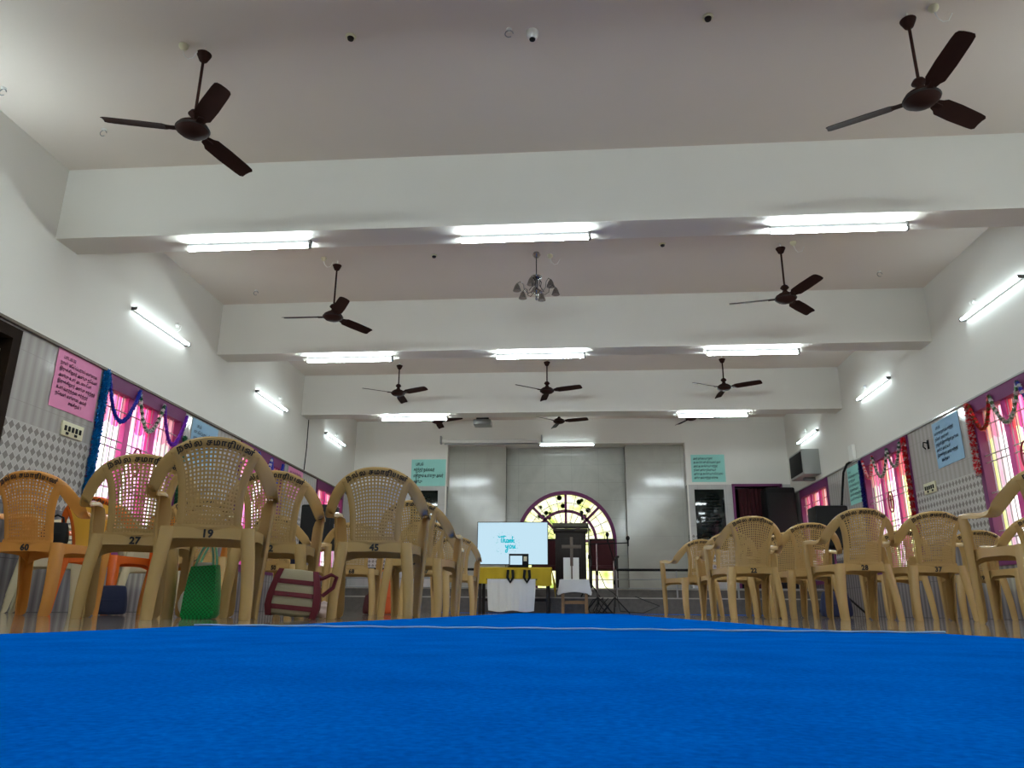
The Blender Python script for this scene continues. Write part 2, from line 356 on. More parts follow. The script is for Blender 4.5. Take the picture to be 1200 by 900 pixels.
# room behind doorway, its darkness put into near-black walls
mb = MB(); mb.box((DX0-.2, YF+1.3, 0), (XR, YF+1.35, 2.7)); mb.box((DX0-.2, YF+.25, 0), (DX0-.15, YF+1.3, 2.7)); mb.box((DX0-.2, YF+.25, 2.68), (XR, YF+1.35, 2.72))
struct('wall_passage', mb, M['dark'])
struct('trim_1', MB().box((XL, YB, 2.43), (XL+.035, YF, 2.455)), M['crosswood'])
struct('trim_2', MB().box((XR-.03, YB, 2.43), (XR, YF, 2.45)), M['fartile'])
struct('trim_3', MB().box((NX0-.03, YF-.02, .45), (NX0, YF, DF+.9)).box((NX1, YF-.02, .45), (NX1+.03, YF, DF+.9)).box((NX0-.03, YF-.02, NZ), (NX1+.03, YF, NZ+.03)), M['paint'])
# beams are one continuous part of the building each
for i, y in enumerate(BEAMS):
    struct('trim_%d' % (4+i), MB().box((XL, y, ZB), (XR, y+BW, ZC)), M['paint'])
# stage: two steps, full width
mb = MB(); mb.box((XL, 14.0, 0), (XR, 14.6, .28), 0); mb.box((XL, 13.985, .262), (XR, 14.6, .284), 1)
mb.box((XL, 14.6, 0), (XR, YN+.2, .455), 0); mb.box((XL, 14.585, .43), (XR, YN+.2, .458), 1)
struct('floor_stage', mb, [M['riser'], M['stagetop']])

# arched window
mb = MB()
def ring(r0, r1, y0, y1, a0=0, a1=PI, n=28, mi=0):
    S = []
    for i in range(n+1):
        a = a0+(a1-a0)*i/n; c_, s_ = cos(a), sin(a)
        S.append([(ACX+r0*c_, y0, ACZ+r0*s_), (ACX+r1*c_, y0, ACZ+r1*s_), (ACX+r1*c_, y1, ACZ+r1*s_), (ACX+r0*c_, y1, ACZ+r0*s_)])
    mb.loft(S, mi, closed=True)
ring(AR-.06, AR+.015, YN-.03, YN+.09); ring(AR2-.06, AR2, YN, YN+.08)
for a in (PI/4, PI/2, 3*PI/4):
    d = Vector((cos(a), 0, sin(a))); nn = Vector((-sin(a), 0, cos(a)))*.028; c0 = Vector((ACX, 0, ACZ))
    p, q = c0, c0+d*(AR-.05)
    vs = [v+Vector((0, y, 0)) for y in (YN, YN+.07) for v in (p-nn, p+nn, q+nn, q-nn)]
    mb.add(vs, [(0, 1, 2, 3), (7, 6, 5, 4), (0, 4, 5, 1), (1, 5, 6, 2), (2, 6, 7, 3), (3, 7, 4, 0)])
for x0, x1 in ((ax0-.015, ax0+.085), (ax1-.085, ax1+.015), (ACX-AR2, ACX-AR2+.06), (ACX+AR2-.06, ACX+AR2), (ACX-.028, ACX+.028)): mb.box((x0, YN-.02, ab), (x1, YN+.08, ACZ))
mb.box((ax0, YN-.02, ab-.02), (ax1, YN+.08, ab+.05)); mb.box((ax0, YN, ACZ-.03), (ax1, YN+.07, ACZ+.03))
w = struct('window_7', mb, M['purple'])
mb = MB(); mb.prism([(ax0, ab)]+[(ax1, ab)]+[(x, z) for x, z in pts], lambda x, z: (x, YN+.10, z), lambda x, z: (x, YN+.112, z))
part('pane', mb, M['stained'], w, smooth=False)
mb = MB()
for i in range(1, 14):
    a = PI*i/14; c0 = Vector((ACX, YN+.085, ACZ)); d = Vector((cos(a), 0, sin(a))); mb.tube([c0+d*.3, c0+d*(AR-.05)], .008, 5)
for r in (.42, .85): mb.tube([(ACX+r*cos(PI*i/20), YN+.085, ACZ+r*sin(PI*i/20)) for i in range(21)], .008, 5)
for z in (.7, .9, 1.1, 1.3): mb.tube([(ax0, YN+.085, z), (ax1, YN+.085, z)], .008, 5)
part('glazing_grill', mb, M['grill'], w)

# side windows
def side_window(n, x, side, y0, y1):
    o = side                                   # outward
    mb = MB(); X0, X1 = x-o*.02, x+o*.10
    mb.box((X0, y0-.03, WZ1-.12), (X1, y1+.03, WZ1+.03), 1); mb.box((X0, y0-.03, WZ0-.04), (X1, y1+.03, WZ0+.06), 1)
    mb.box((X0, y0-.03, WZ0+.06), (X1, y0+.05, WZ1-.12), 1); mb.box((X0, y1-.05, WZ0+.06), (X1, y1+.03, WZ1-.12), 1)
    bw = (y1-y0-.1)/3
    for k in (1, 2): mb.box((x+o*.02, y0+.05+k*bw-.045, WZ0+.06), (x+o*.09, y0+.05+k*bw+.045, WZ1-.12), 0)
    w = struct('window_%d' % n, mb, [M['pink'], M['purple']])
    g = MB()
    for k in range(1, 16): yy = y0+.05+(y1-y0-.1)*k/16; g.tube([(x+o*.035, yy, WZ0), (x+o*.035, yy, WZ1-.05)], .0065, 5)
    for z in (.85, .93, 1.27, 1.35, 1.69, 1.77, 2.1): g.tube([(x+o*.028, y0, z), (x+o*.028, y1, z)], .008, 5)
    part('grill', g, M['grill'], w)
    # oval with a cross in the middle light
    yc, zc = (y0+y1)/2, 1.62
    g = MB(); g.tube([(x+o*.012, yc+.085*cos(2*PI*i/24), zc+.15*sin(2*PI*i/24)) for i in range(24)], .011, 6, closed=True)
    g.box((x+o*.003, yc-.009, zc-.10), (x+o*.021, yc+.009, zc+.10)); g.box((x+o*.003, yc-.05, zc+.02), (x+o*.021, yc+.05, zc+.038))
    part('oval_cross', g, M['redink'], w)
    # curtain behind grill: gently folded, hung with gaps
    rnd = random.Random(n)
    for k in range(3):
        a, b = y0+.06+k*bw, y0+.04+(k+1)*bw
        ga = b-a
        # clear sliver showing glass, rest curtain
        sl = .36 if k == 0 else .2
        if side > 0: g0, g1, c0, c1 = b-ga*sl, b, a, b-ga*sl
        else: g0, g1, c0, c1 = a, a+ga*sl, a+ga*sl, b
        gm = MB().box((x+o*.095, g0, WZ0), (x+o*.099, g1, WZ1)); part('pane', gm, M['sheerg'], w, smooth=False)
        cm = MB(); nn = 24
        S = [[(x+o*(.085+.010*sin(j*1.7+k)), c0+(c1-c0)*j/nn, z) for z in (WZ0, 1.2, 1.8, WZ1)] for j in range(nn+1)]
        cm.loft(S)
        part('curtain', cm, M['sheer'], w)
    hm = MB(); nn = 60
    hm.loft([[(x+o*(.066+.008*sin(j*1.3)), y0+.05+(y1-y0-.1)*j/nn, z) for z in (WZ1-.42-.05*abs(sin(j*.35)), WZ1-.05)] for j in range(nn+1)])
    part('curtain_header', hm, M['sheertop'], w)
    return w
for i, (a, b) in enumerate(LW[1:]): side_window(1+i, XL, -1, a, b)
for i, (a, b) in enumerate(RW[1:]): side_window(4+i, XR, 1, a, b)
side_window(8, XR, 1, *RW[0])

# dark door at far left
mb = MB(); y0, y1 = 4.9, 5.88
mb.box((XL-.2, y0, 0), (XL+.03, y0+.1, 2.4)); mb.box((XL-.2, y1-.1, 0), (XL+.03, y1, 2.4)); mb.box((XL-.2, y0+.1, 2.3), (XL+.03, y1-.1, 2.4))
mb.box((XL-.12, y0+.1, 0), (XL-.08, y1-.1, 2.3))
d = struct('door_1', mb, mat('dark_door_wood', (34, 24, 18), .75, spec=.08, noise_amt=.3, nscale=12))
mb = MB(); mb.box((XL-.085, 5.05, 1.2), (XL-.06, 5.77, 2.2)); part('door_panel', mb, M['cream'], d, smooth=False)
mb = MB(); mb.tube([(XL-.03, 5.72, 1.0), (XL-.03, 5.72, 1.12)], .012); mb.box((XL-.08, 5.71, 1.0), (XL-.02, 5.73, 1.02)); part('handle', mb, M['steel'], d)
# doorway frame, right of stage
mb = MB(); mb.box((DX0-.05, YF-.03, .455), (DX0, YF+.1, DF)); mb.box((DX1-.02, YF-.03, .455), (DX1+.03, YF+.1, DF)); mb.box((DX0-.05, YF-.03, DF-.04), (DX1+.03, YF+.1, DF+.01))
struct('door_2', mb, M['purple'])

# ------------------------------------------------------------------ carpets
def carpet(name, label, x0, x1, y0, y1, z, wav=.0, nx=24, ny=60):
    S = []
    for j in range(ny+1):
        y = y0+(y1-y0)*j/ny; row = []
        for i in range(nx+1):
            x = x0+(x1-x0)*i/nx
            ex = wav*noise.noise(Vector((x*2, y*1.5, 0))) + (.012*noise.noise(Vector((i/nx > .5, y*1.1, 3))) if i in (0, nx) else 0)
            row.append((x+ex, y, z+wav*.15*max(0, noise.noise(Vector((x*3, y*3, 5))))))
        S.append(row)
    o = part(name, MB().loft(S), M['carpet'], None, solid=.005, off=-1)
    return tag(o, label, 'carpet')
carpet('carpet', 'near blue felt carpet sheet filling the foreground, nearest to the viewer', -.95, .86, -2.5, 1.9, .0115, .01)
carpet('carpet', 'far blue felt carpet runner down the aisle from the seam to the stage', -.91, .77, 1.82, 13.0, .0055, .0)
tag(part('carpet_strip', MB().box((-2.4, 13.64, 0), (3.6, 13.95, .006)), M['carpet']), 'blue carpet strip laid across the foot of the stage step', 'carpet')
mb = MB(); mb.tube([(-.95+1.81*i/40, 1.903, 0.0145+.001*sin(i*2.1)) for i in range(41)], .0026, 5)
tag(part('seam_tape', mb, M['carpetedge']), 'thin pale seam line crossing the blue carpet', 'tape')

# ------------------------------------------------------------------ tube lights
def tube_light(c, axis, up, label, group, tm='tube', L=1.2):
    """axis 'x' or 'y'; up = direction from mount to tube"""
    t = thing('tube_light', label, 'light', c, 0, group)
    U = Vector(up); A = Vector((1, 0, 0)) if axis == 'x' else Vector((0, 1, 0)); W = A.cross(U)
    def bx(a0, a1, u0, u1, w):
        mb = MB(); P = [A*a+U*u+W*s for a in (a0, a1) for u in (u0, u1) for s in (-w, w)]
        xs = [[p[i] for p in P] for i in range(3)]; return mb.box([min(x) for x in xs], [max(x) for x in xs])
    part('batten', bx(-L/2, L/2, 0, .03, .013), M['batten'], t, smooth=False)
    for s in (-1, 1): part('end_cap', bx(s*L/2-.012*(s > 0), s*L/2+.012*(s < 0)+s*.012, 0, .075, .02), M['tubeend'], t, smooth=False)
    part('lit_tube', MB().tube([A*(-L/2+.012)+U*.06, A*(L/2-.012)+U*.06], .015, 10), M[tm], t)
    return t
names = ['left', 'middle', 'right']
ordn = ['', '', 'nearest', 'second', 'third']
for bi, y in enumerate(BEAMS):  # tubes on the rearmost, unseen beam are added to raise the ambient light
    for k, x in enumerate((-3.05, -.4, 2.43)):
        if bi == 4 and k == 1: continue
        nm = '%s tube light under the %s' % (names[k], (ordn[bi]+' ceiling beam') if bi > 1 else ('beam behind the viewer, added for fill light', 'beam above the viewer')[bi])
        tube_light((x if bi < 4 else (-2.83, 0, 2.5)[k], y+.19, ZB), 'x', (0, 0, -1), 'lit '+nm, 'tube lights under the beams')
for side, x in ((-1, XL), (1, XR)):
    sn = 'left' if side < 0 else 'right'
    for k, y in enumerate((1.1, 4.5, 8.0, 11.4, 14.75)):
        z = (3.3, 3.3, 3.25, 3.28, 3.39)[k] if side < 0 else (3.3, 3.3, 3.37, 3.34, 3.35)[k]
        wh = ('behind the viewer', 'beside the viewer', 'nearest of the three in view', 'middle of the three in view', 'farthest, by the stage')[k]
        tube_light((x, y, z), 'y', (-side, 0, 0), 'slanting-looking lit tube light high on the %s wall, %s' % (sn, wh) if False else 'lit tube light high on the %s wall, %s' % (sn, wh), 'tube lights on the side walls', 'brighttube' if k == 1 else 'walltube')
tube_light((-.09, YF, 3.56), 'x', (0, -1, 0), 'lit tube light at the top edge of the stage niche', 'tube light on the niche', 'walltube', L=1.2)
# wall hooks and junction pieces beside wall tubes
for x, s, zz in ((XL, 1, (3.42, 3.44, 3.52)), (XR, -1, (3.5, 3.48, 3.52))):
    for (y, z) in zip((8.35, 11.75, 14.9), zz):
        t = thing('wall_socket', 'small white wire socket above the %s wall tube light, %s' % ('left' if s > 0 else 'right', {8.35: 'nearest bay', 11.75: 'middle bay', 14.9: 'stage bay'}[y]), 'socket', (x, y, z))
        part('rose', MB().lathe([(.03, 0), (.03, .02), (.018, .035)], n=12), M['white'], t).rotation_euler = (0, s*PI/2, 0)
        part('wire', MB().tube([(s*.03, 0, 0), (s*.05, .03, .0), (s*.04, .03, -.05), (s*.01, 0, -.1)], .004, 5), M['white'], t)

# ------------------------------------------------------------------ ceiling fans
def blade_mesh():
    mb = MB(); secs = []
    for r, w, t in ((.13, .035, 0), (.17, .045, .0), (.20, .062, .0), (.35, .066, .0), (.55, .062, 0), (.60, .058, 0), (.62, .045, 0)):
        tw = -.30
        secs.append([(r, -w, -w*tw), (r, -w*.4, -w*.4*tw+.006), (r, w*.4, w*.4*tw+.006), (r, w, w*tw)])
    mb.loft(secs); return mb.mesh('blade', [M['fan']], solid=.004)
BLADE = blade_mesh()
def make_fan(L):
    t = thing('ceiling_fan', 'x', 'fan')
    # origin at ceiling; hub at -L
    part('hook', MB().tube([(0, 0, 0), (0, 0, -.07)], .008, 8), M['white'], t)
    part('canopy', MB().lathe([(.012, -.13), (.03, -.12), (.052, -.07), (.055, -.06), (.02, -.045), (.012, -.05)][::-1], n=20), M['fan'], t)
    part('downrod', MB().tube([(0, 0, -.06), (0, 0, -L+.09)], .011, 10), M['fan'], t)
    part('lower_canopy', MB().lathe([(.012, .17), (.035, .155), (.05, .13), (.022, .10), (.05, .05), (.055, .04)], (0, 0, -L), n=20), M['fan'], t)
    part('motor', MB().lathe([(.02, .065), (.07, .055), (.105, .03), (.12, .005), (.115, -.012), (.09, -.035), (.05, -.048), (.02, -.052)], (0, 0, -L), n=28), M['fan'], t)
    part('trim_ring', MB().lathe([(.121, .006), (.124, 0), (.118, -.012), (.112, -.012)], (0, 0, -L), n=28), M['wood'], t)
    for k in range(3):
        b = obj('blade', BLADE, t); b.location = (0, 0, -L); b.rotation_euler = (0, 0, k*2*PI/3)
        a = part('blade_iron', MB().box((.09, -.02, -.006), (.19, .02, .004)), M['fan'], t); a.location = (0, 0, -L); a.rotation_euler = (0, 0, k*2*PI/3)
    return t
F_ = [(-2.75, 4.54, .73, -45, 'nearest on the left, large at top left'), (2.44, 4.56, .72, 30, 'nearest on the right, large at top right'),
      (-2.84, 8.2, .74, -60, 'left of the chandelier in the second bay'), (2.46, 8.08, .69, 48, 'right of the chandelier in the second bay'),
      (-2.95, 12.15, .56, -28, 'left one of three in the third bay'), (-.39, 12.1, .57, -22, 'middle one of three in the third bay'), (2.54, 12.1, .56, -31, 'right one of three in the third bay'),
      (-2.77, 15, .35, -28, 'left one over the stage, partly behind the last beam'), (-.24, 15, .38, -18, 'middle one over the stage, beside the projector'), (2.44, 15, .34, -11, 'right one over the stage, under the last beam tube')]
for x, y, L, a, w in F_:
    t = make_fan(L); t.location = (x, y, ZC); t.rotation_euler = (0, 0, math.radians(a)); t['label'] = 'dark brown three-blade ceiling fan, '+w; t['group'] = 'ceiling fans'
JB = [(-2.9, 4.5, 'beside the nearest left fan'), (2.6, 4.51, 'beside the nearest right fan'), (-2.98, 8.1, 'beside the fan left of the chandelier'), (2.6, 8.05, 'beside the fan right of the chandelier'), (-.22, 8.2, 'beside the chandelier')]
for x, y, w in JB:
    t = thing('ceiling_rose', 'cream ceiling rose with loose wire '+w, 'ceiling rose', (x, y, ZC), 0, 'ceiling roses')
    part('base', MB().lathe([(.035, 0), (.035, -.018), (.02, -.04), (.008, -.045)], n=14), M['cream'], t)
    part('wire', MB().tube([(.0, 0, -.04), (.02, 0, -.10), (.05, 0, -.13), (.09, 0, -.12), (.12, 0, -.06)], .0035, 5), M['white'], t)
for x, y, w in ((-1.6, 4.5, 'nearest bay, left of the camera dome'), (1.03, 4.49, 'nearest bay, right of the camera dome'), (-1.62, 8.12, 'second bay, left of the chandelier'), (1.1, 8.0, 'second bay, right of the chandelier')):
    t = thing('ceiling_socket', 'small round dark ceiling socket, '+w, 'ceiling socket', (x, y, ZC), 0, 'ceiling sockets')
    part('rim', MB().lathe([(.04, 0), (.038, -.012), (.03, -.014)], n=16), M['cream'], t); part('centre', MB().lathe([(.028, -.005), (.022, -.03), (.01, -.032)], n=14), M['wood'], t)
for x, y, w in ((-4.14, 5.46, 'nearest left'), (-4.64, 4.87, 'by the left wall corner'), (-4.21, 9.0, 'second bay left'), (3.89, 8.91, 'second bay right'), (-.41, 4.51, 'beside the camera dome')):
    t = thing('ceiling_hook', 'thin white ceiling hook, '+w, 'hook', (x, y, ZC), 0, 'ceiling hooks')
    part('plate', MB().lathe([(.022, 0), (.02, -.01), (.006, -.014)], n=12), M['white'], t)
    part('ring', MB().tube([(.03*cos(a/12*2*PI), 0, -.042+.03*sin(a/12*2*PI)) for a in range(11)], .004, 5), M['steel'], t)
t = thing('security_camera', 'small white dome security camera on the nearest ceiling bay', 'camera', (-.24, 4.55, ZC))
part('body', MB().lathe([(.045, 0), (.045, -.03), (.038, -.05), (.025, -.065)], n=18), M['white'], t); part('lens', MB().lathe([(.026, -.055), (.022, -.072), (.01, -.078)], n=16), M['black'], t)

# chandelier
t = thing('chandelier', 'small chrome and glass chandelier hanging in the middle of the second bay', 'chandelier', (-.38, 8.13, ZC))
part('canopy', MB().lathe([(.035, -.0), (.05, -.03), (.03, -.06), (.01, -.07)], n=18), M['chrome'], t)
part('rod', MB().tube([(0, 0, -.06), (0, 0, -.32)], .006, 8), M['black'], t)
part('stem', MB().lathe([(.01, -.30), (.07, -.315), (.06, -.335), (.02, -.35), (.025, -.42), (.015, -.46), (.045, -.49), (.05, -.51), (.02, -.54), (.01, -.58), (.018, -.6), (.004, -.62)], n=18), M['chrome'], t)
for k in range(6):
    a = k*PI/3+.3; d = Vector((cos(a), sin(a), 0))
    am = part('arm', MB().tube([d*.04+Vector((0, 0, -.50)), d*.10+Vector((0, 0, -.54)), d*.15+Vector((0, 0, -.50)), d*.16+Vector((0, 0, -.43)), d*.20+Vector((0, 0, -.40)), d*.235+Vector((0, 0, -.43))], .006, 6), M['chrome'], t)
    part('glass_shade', MB().lathe([(.012, .0), (.03, -.03), (.045, -.075), (.05, -.09), (.046, -.09), (.025, -.03), (.006, -.004)], tuple(d*.235+Vector((0, 0, -.43))), n=14), M['glass'], am)
    part('scroll', MB().tube([d*.03+Vector((0, 0, -.34)), d*.06+Vector((0, 0, -.38)), d*.05+Vector((0, 0, -.44)), d*.09+Vector((0, 0, -.50))], .005, 6), M['black'], t)

# ------------------------------------------------------------------ the chair
def yb(x, z): return -.195 - .115*max(0, (z-.40))/.40 + .9*x*x
LOOP = [((0, .825), (0, .777)), ((.05, .823), (.048, .777)), ((.10, .814), (.093, .768)), ((.15, .795), (.134, .748)), ((.197, .766), (.166, .712)), ((.238, .725), (.196, .673)), ((.268, .68), (.220, .632)), ((.289, .64), (.240, .60))]
ARM = [((.296, -.135, .612), (.252, -.14, .588)), ((.302, -.06, .600), (.254, -.06, .594)), ((.302, .02, .605), (.25, .02, .605)), ((.298, .10, .617), (.246, .10, .617)), ((.29, .19, .622), (.242, .19, .622)), ((.284, .235, .620), (.246, .237, .620))]
def chair_mesh(kind):
    out = {}
    # back frame: loop + arms + panel surround
    mb = MB(); secs = []
    def sec(O, I, k):   # k: 0 back .. 1 arm
        O, I = Vector(O), Vector(I)
        return [O+Vector((0, .022*(1-k), -.034*k)), O, I, I+Vector((0, .012*(1-k), -.026*k))]
    half = []
    for i, (O, I) in enumerate(LOOP):
        k = max(0, (i-4)/5.0)*.9
        half.append(sec((O[0], yb(*O)+.09*max(0, i-5)*.25, O[1]), (I[0], yb(*I)+.06*max(0, i-5)*.25, I[1]), k))
    for i, (O, I) in enumerate(ARM): half.append(sec(O, I, 1))
    mir = [[Vector((-p.x, p.y, p.z)) for p in S] for S in half[::-1]]
    mb.loft(mir+half[1:])
    def w(t): return .110+.052*t**3.2
    def P(s, t, ex=0):
        zt = .782-.035*s*s; z = .425+t*(zt-.425); x = s*(w(t)+ex); return (x, yb(x, z)-.002, z)
    for s in (-1, 1):   # side bars
        secs = []
        for j in range(13):
            t = j/12; x0, y0, z0 = P(s, t); ex = .031+.02*max(0, t-.75)
            x1 = x0+s*ex; secs.append([(x0, y0, z0), (x0+s*ex*.5, yb(x0+s*ex*.5, z0)-.008, z0), (x1, yb(x1, z0), z0), (x1, yb(x1, z0)+.014, z0)])
        mb.loft(secs)
    # lower sill of the back
    secs = []
    for i in range(9):
        s = -1+2*i/8; x = s*.15; secs.append([(x, yb(x, .43), .437), (x, yb(x, .42)-.006, .42), (x, -.2+.9*x*x, .40)])
    mb.loft(secs)
    out['back_frame'] = mb.mesh('back_frame', [M[kind[0]]], solid=.006, sub=1)
    # panel
    mb = MB()
    if kind[2]:
        nx, ny = 15, 19
        xs = [0]; ys = [0]
        for i in range(nx): xs += [(i+.24)/nx, (i+.76)/nx]
        for i in range(ny):
            h = .30 if i < 5 else .22
            ys += [(i+h)/ny, (i+1-h)/ny]
        xs.append(1); ys.append(1)
        vs = [P(2*x-1, y) for y in ys for x in xs]; W = len(xs); fs = []
        for j in range(len(ys)-1):
            for i in range(W-1):
                if i % 2 and j % 2: continue
                fs.append((j*W+i, j*W+i+1, (j+1)*W+i+1, (j+1)*W+i))
        mb.add(vs, fs)
        out['cane_panel'] = mb.mesh('cane_panel', [M[kind[1]]], solid=.005, smooth=False)
    else:
        mb.loft([[P(-1+2*i/10, j/10) for i in range(11)] for j in range(11)])
        out['back_panel'] = mb.mesh('back_panel', [M[kind[1]]], solid=.005)
    # seat with apron
    mb = MB(); n = 10
    def hw(y): return .19+.055*(y+.2)/.43
    S = []
    for j in range(n+1):
        y = -.2+.43*j/n; S.append([(hw(y)*(-1+2*i/n), y, .412-.012*(1-(2*i/n-1)**2)*sin(PI*j/n)+(-.012 if j == n else 0)) for i in range(n+1)])
    mb.loft(S)
    def apron(path, h0, h1):
        S = []; m_ = len(path)-1
        for i, p in enumerate(path):
            q = abs(2*i/m_-1); h = h0+h1*q**5; S.append([p, (p[0], p[1], p[2]-h)])
        mb.loft(S)
    apron([(.19*(-1+2*i/12), -.2, .412) for i in range(13)], .048, .016)
    apron([(.245*(-1+2*i/12), .23, .40) for i in range(13)], .045, .05)
    for s in (-1, 1): apron([(s*(hw(-.2+.43*i/12)+(.02*sin(PI*i/12))), -.2+.43*i/12, .412) for i in range(13)], .048, .055)
    mb.box((-.035, -.212, .415), (.035, -.2, .423))
    out['seat'] = mb.mesh('seat', [M[kind[0]]], solid=.005)
    for s, nm in ((-1, 'l'), (1, 'r')):
        mb = MB(); S = []
        for z, x, y, wx, wy in ((.61, .288, .236, .064, .088), (.5, .283, .238, .064, .08), (.40, .276, .24, .062, .074), (.25, .266, .245, .057, .06), (.1, .257, .25, .053, .05), (0, .252, .252, .05, .046)):
            S.append([(s*(x-wx), y-.004, z), (s*(x-.006), y, z), (s*x, y-.006, z), (s*(x+.004), y-wy*.6, z), (s*(x-.004), y-wy, z), (s*(x-.014), y-wy, z)])
        mb.loft(S); out['front_'+nm] = mb.mesh('leg', [M[kind[0]]], solid=.006, sub=1)
        mb = MB(); S = []
        for z, x, y, wx, wy in ((.415, .205, -.203, .062, .05), (.36, .21, -.210, .06, .052), (.28, .219, -.222, .057, .05), (.18, .227, -.235, .054, .046), (.08, .230, -.25, .05, .042), (0, .228, -.262, .048, .04)):
            S.append([(s*(x-wx), y+.014, z), (s*(x-wx+.004), y+.002, z), (s*(x-wx*.5), y-.006, z), (s*(x-.004), y+.002, z), (s*x, y+.012, z), (s*x, y+wy, z)])
        mb.loft(S); out['rear_'+nm] = mb.mesh('leg', [M[kind[0]]], solid=.006, sub=1)
    tm = text_mesh('நல்ல சமாரியன்', .037, .0012, .0006, 1.16)
    R = .40
    def bend(x, y, z):
        x = -x                      # read from behind the chair
        a = -x/R; rr = R+y+.0
        X = rr*sin(a); Z = .784-R+rr*cos(a); return Vector((X, yb(X, Z)-.0062-z, Z))
    out['lettering'] = warp(tm, bend)
    return out
def num_mesh(s):
    me = text_mesh(s, .05, .0022, .0006, 1.05, name='seat_number'); return warp(me, lambda x, y, z: Vector((x, -.2045-z, .370+y)))
KINDS = {'tan': ('tan', 'tan', True), 'ochre': ('ochre', 'ochre', True), 'orange': ('orange', 'yellowp', False), 'ivory': ('whitep', 'whitep', False)}
CM = {}; NUM = {}
def make_chair(kind, number, label, loc, rotz, group=None, text=True):
    if kind not in CM: CM[kind] = chair_mesh(KINDS[kind])
    m = CM[kind]
    t = thing('plastic_chair', label, 'chair', loc, rotz, group)
    obj('seat', m['seat'], t); obj('back_frame', m['back_frame'], t)
    if 'cane_panel' in m: obj('cane_panel', m['cane_panel'], t)
    else:
        p = obj('back_panel', m['back_panel'], t)
        if kind == 'orange': p['label'] = 'yellow back panel'
    for k in ('front_l', 'front_r', 'rear_l', 'rear_r'): obj('leg', m[k], t)
    if text: obj('lettering', m['lettering'], t)
    if number:
        if number not in NUM: NUM[number] = num_mesh(number)
        obj('seat_number', NUM[number], t)
    return t
def chair_at(u, y, rot, kind, number, label, group, dx=0):
    P = at(u, 650, 1, y-.25)
    # the given pixel is where the middle of the back stands
    a = math.radians(rot); c = Vector((P.x, y-.25, 0)) - Vector((-sin(a)*-.25, cos(a)*-.25, 0))
    return make_chair(kind, number, label, (c.x, c.y, 0), a, group)
GL, GR = 'plastic chairs left of the aisle', 'plastic chairs right of the aisle'
CH = [
 (21, 4.45, 4, 'ochre', '60', 'ochre cane-back chair numbered 60 at the left edge, turned slightly', GL),
 (154, 4.0, 24, 'tan', '27', 'tan cane-back chair numbered 27, left of chair 19', GL),
 (239, 3.62, 22, 'tan', '19', 'largest tan cane-back chair, numbered 19, green bag beneath it', GL),
 (313, 4.5, 17, 'tan', '32', 'tan cane-back chair right behind chair 19, striped bag beside its leg', GL),
 (437, 4.42, 9, 'tan', '45', 'tan cane-back chair numbered 45 beside the carpet', GL),
 (482, 5.75, -2, 'tan', '33', 'tan cane-back chair directly behind chair 45 towards the aisle', GL),
 (498, 7.1, 0, 'tan', '47', 'tan cane-back chair third along the aisle edge, after chair 45', GL),
 (533, 8.6, 8, 'tan', '52', 'farthest tan cane-back chair on the left, beside the television table', GL),
 (413, 7.2, 14, 'tan', '68', 'tan cane-back chair seen through chair 45, farther back', GL),
 (229, 5.6, 22, 'tan', '54', 'tan cane-back chair numbered 54 seen under chair 19', GL),
 (318, 6.6, -14, 'tan', '50', 'tan cane-back chair holding dark clothes on its seat, behind the striped bag', GL),
 (100, 5.5, 2, 'orange', '14', 'orange plastic chair with a solid yellow back, between chairs 60 and 27', GL),
 (205, 6.1, 10, 'ochre', '', 'ochre chair glimpsed between chairs 27 and 19', GL),
 (822, 8.9, 18, 'tan', '21', 'tan cane-back chair nearest the stage on the right, arm pointing left', GR),
 (884, 6.75, 6, 'tan', '22', 'tan cane-back chair in front of the black speaker, first full one right of the carpet', GR),
 (952, 7.25, -2, 'tan', '24', 'tan cane-back chair second full one right of the carpet', GR),
 (1015, 6.25, 5, 'tan', '28', 'tan cane-back chair numbered 28, in the middle of the right block', GR),
 (1100, 6.45, -3, 'tan', '37', 'tan cane-back chair numbered 37 below the right switch plate', GR),
 (1252, 4.45, 0, 'tan', '', 'large tan chair cut by the right edge, long arm pointing left', GR),
 (1148, 7.9, -10, 'tan', '39', 'tan cane-back chair behind the large one at the right edge', GR),
 (1225, 6.7, -4, 'tan', '', 'tan chair mostly outside the right edge, farther back', GR),
 (857, 8.1, 0, 'tan', '', 'tan cane-back chair half hidden between the first two right chairs', GR),
 (1060, 7.9, 0, 'tan', '', 'tan cane-back chair behind chairs 28 and 37', GR),
 (925, 8.1, 0, 'tan', '', 'tan cane-back chair behind the second full one on the right', GR),
]
for c in CH: chair_at(*c)
def stack(u, y, rot, n, desc):
    P = at(u, 650, 1, y)
    for k in range(n):
        w = ('lowest', 'second', 'third', 'topmost')[k]
        t = make_chair('ivory', '', 'ivory plastic chair, %s in the stack %s' % (w, desc), (P.x, P.y, k*.045), math.radians(rot), 'stacked ivory chairs', text=False)
        t.location.z = k*.045; t.location.x += k*.004
stack(62, 6.15, -60, 4, 'against the left wall behind chair 60')
stack(172, 6.9, -50, 4, 'near the left wall behind chair 27')

# ------------------------------------------------------------------ bags and small things by the chairs
def px(u, v, y): return at(u, v, 1, y)
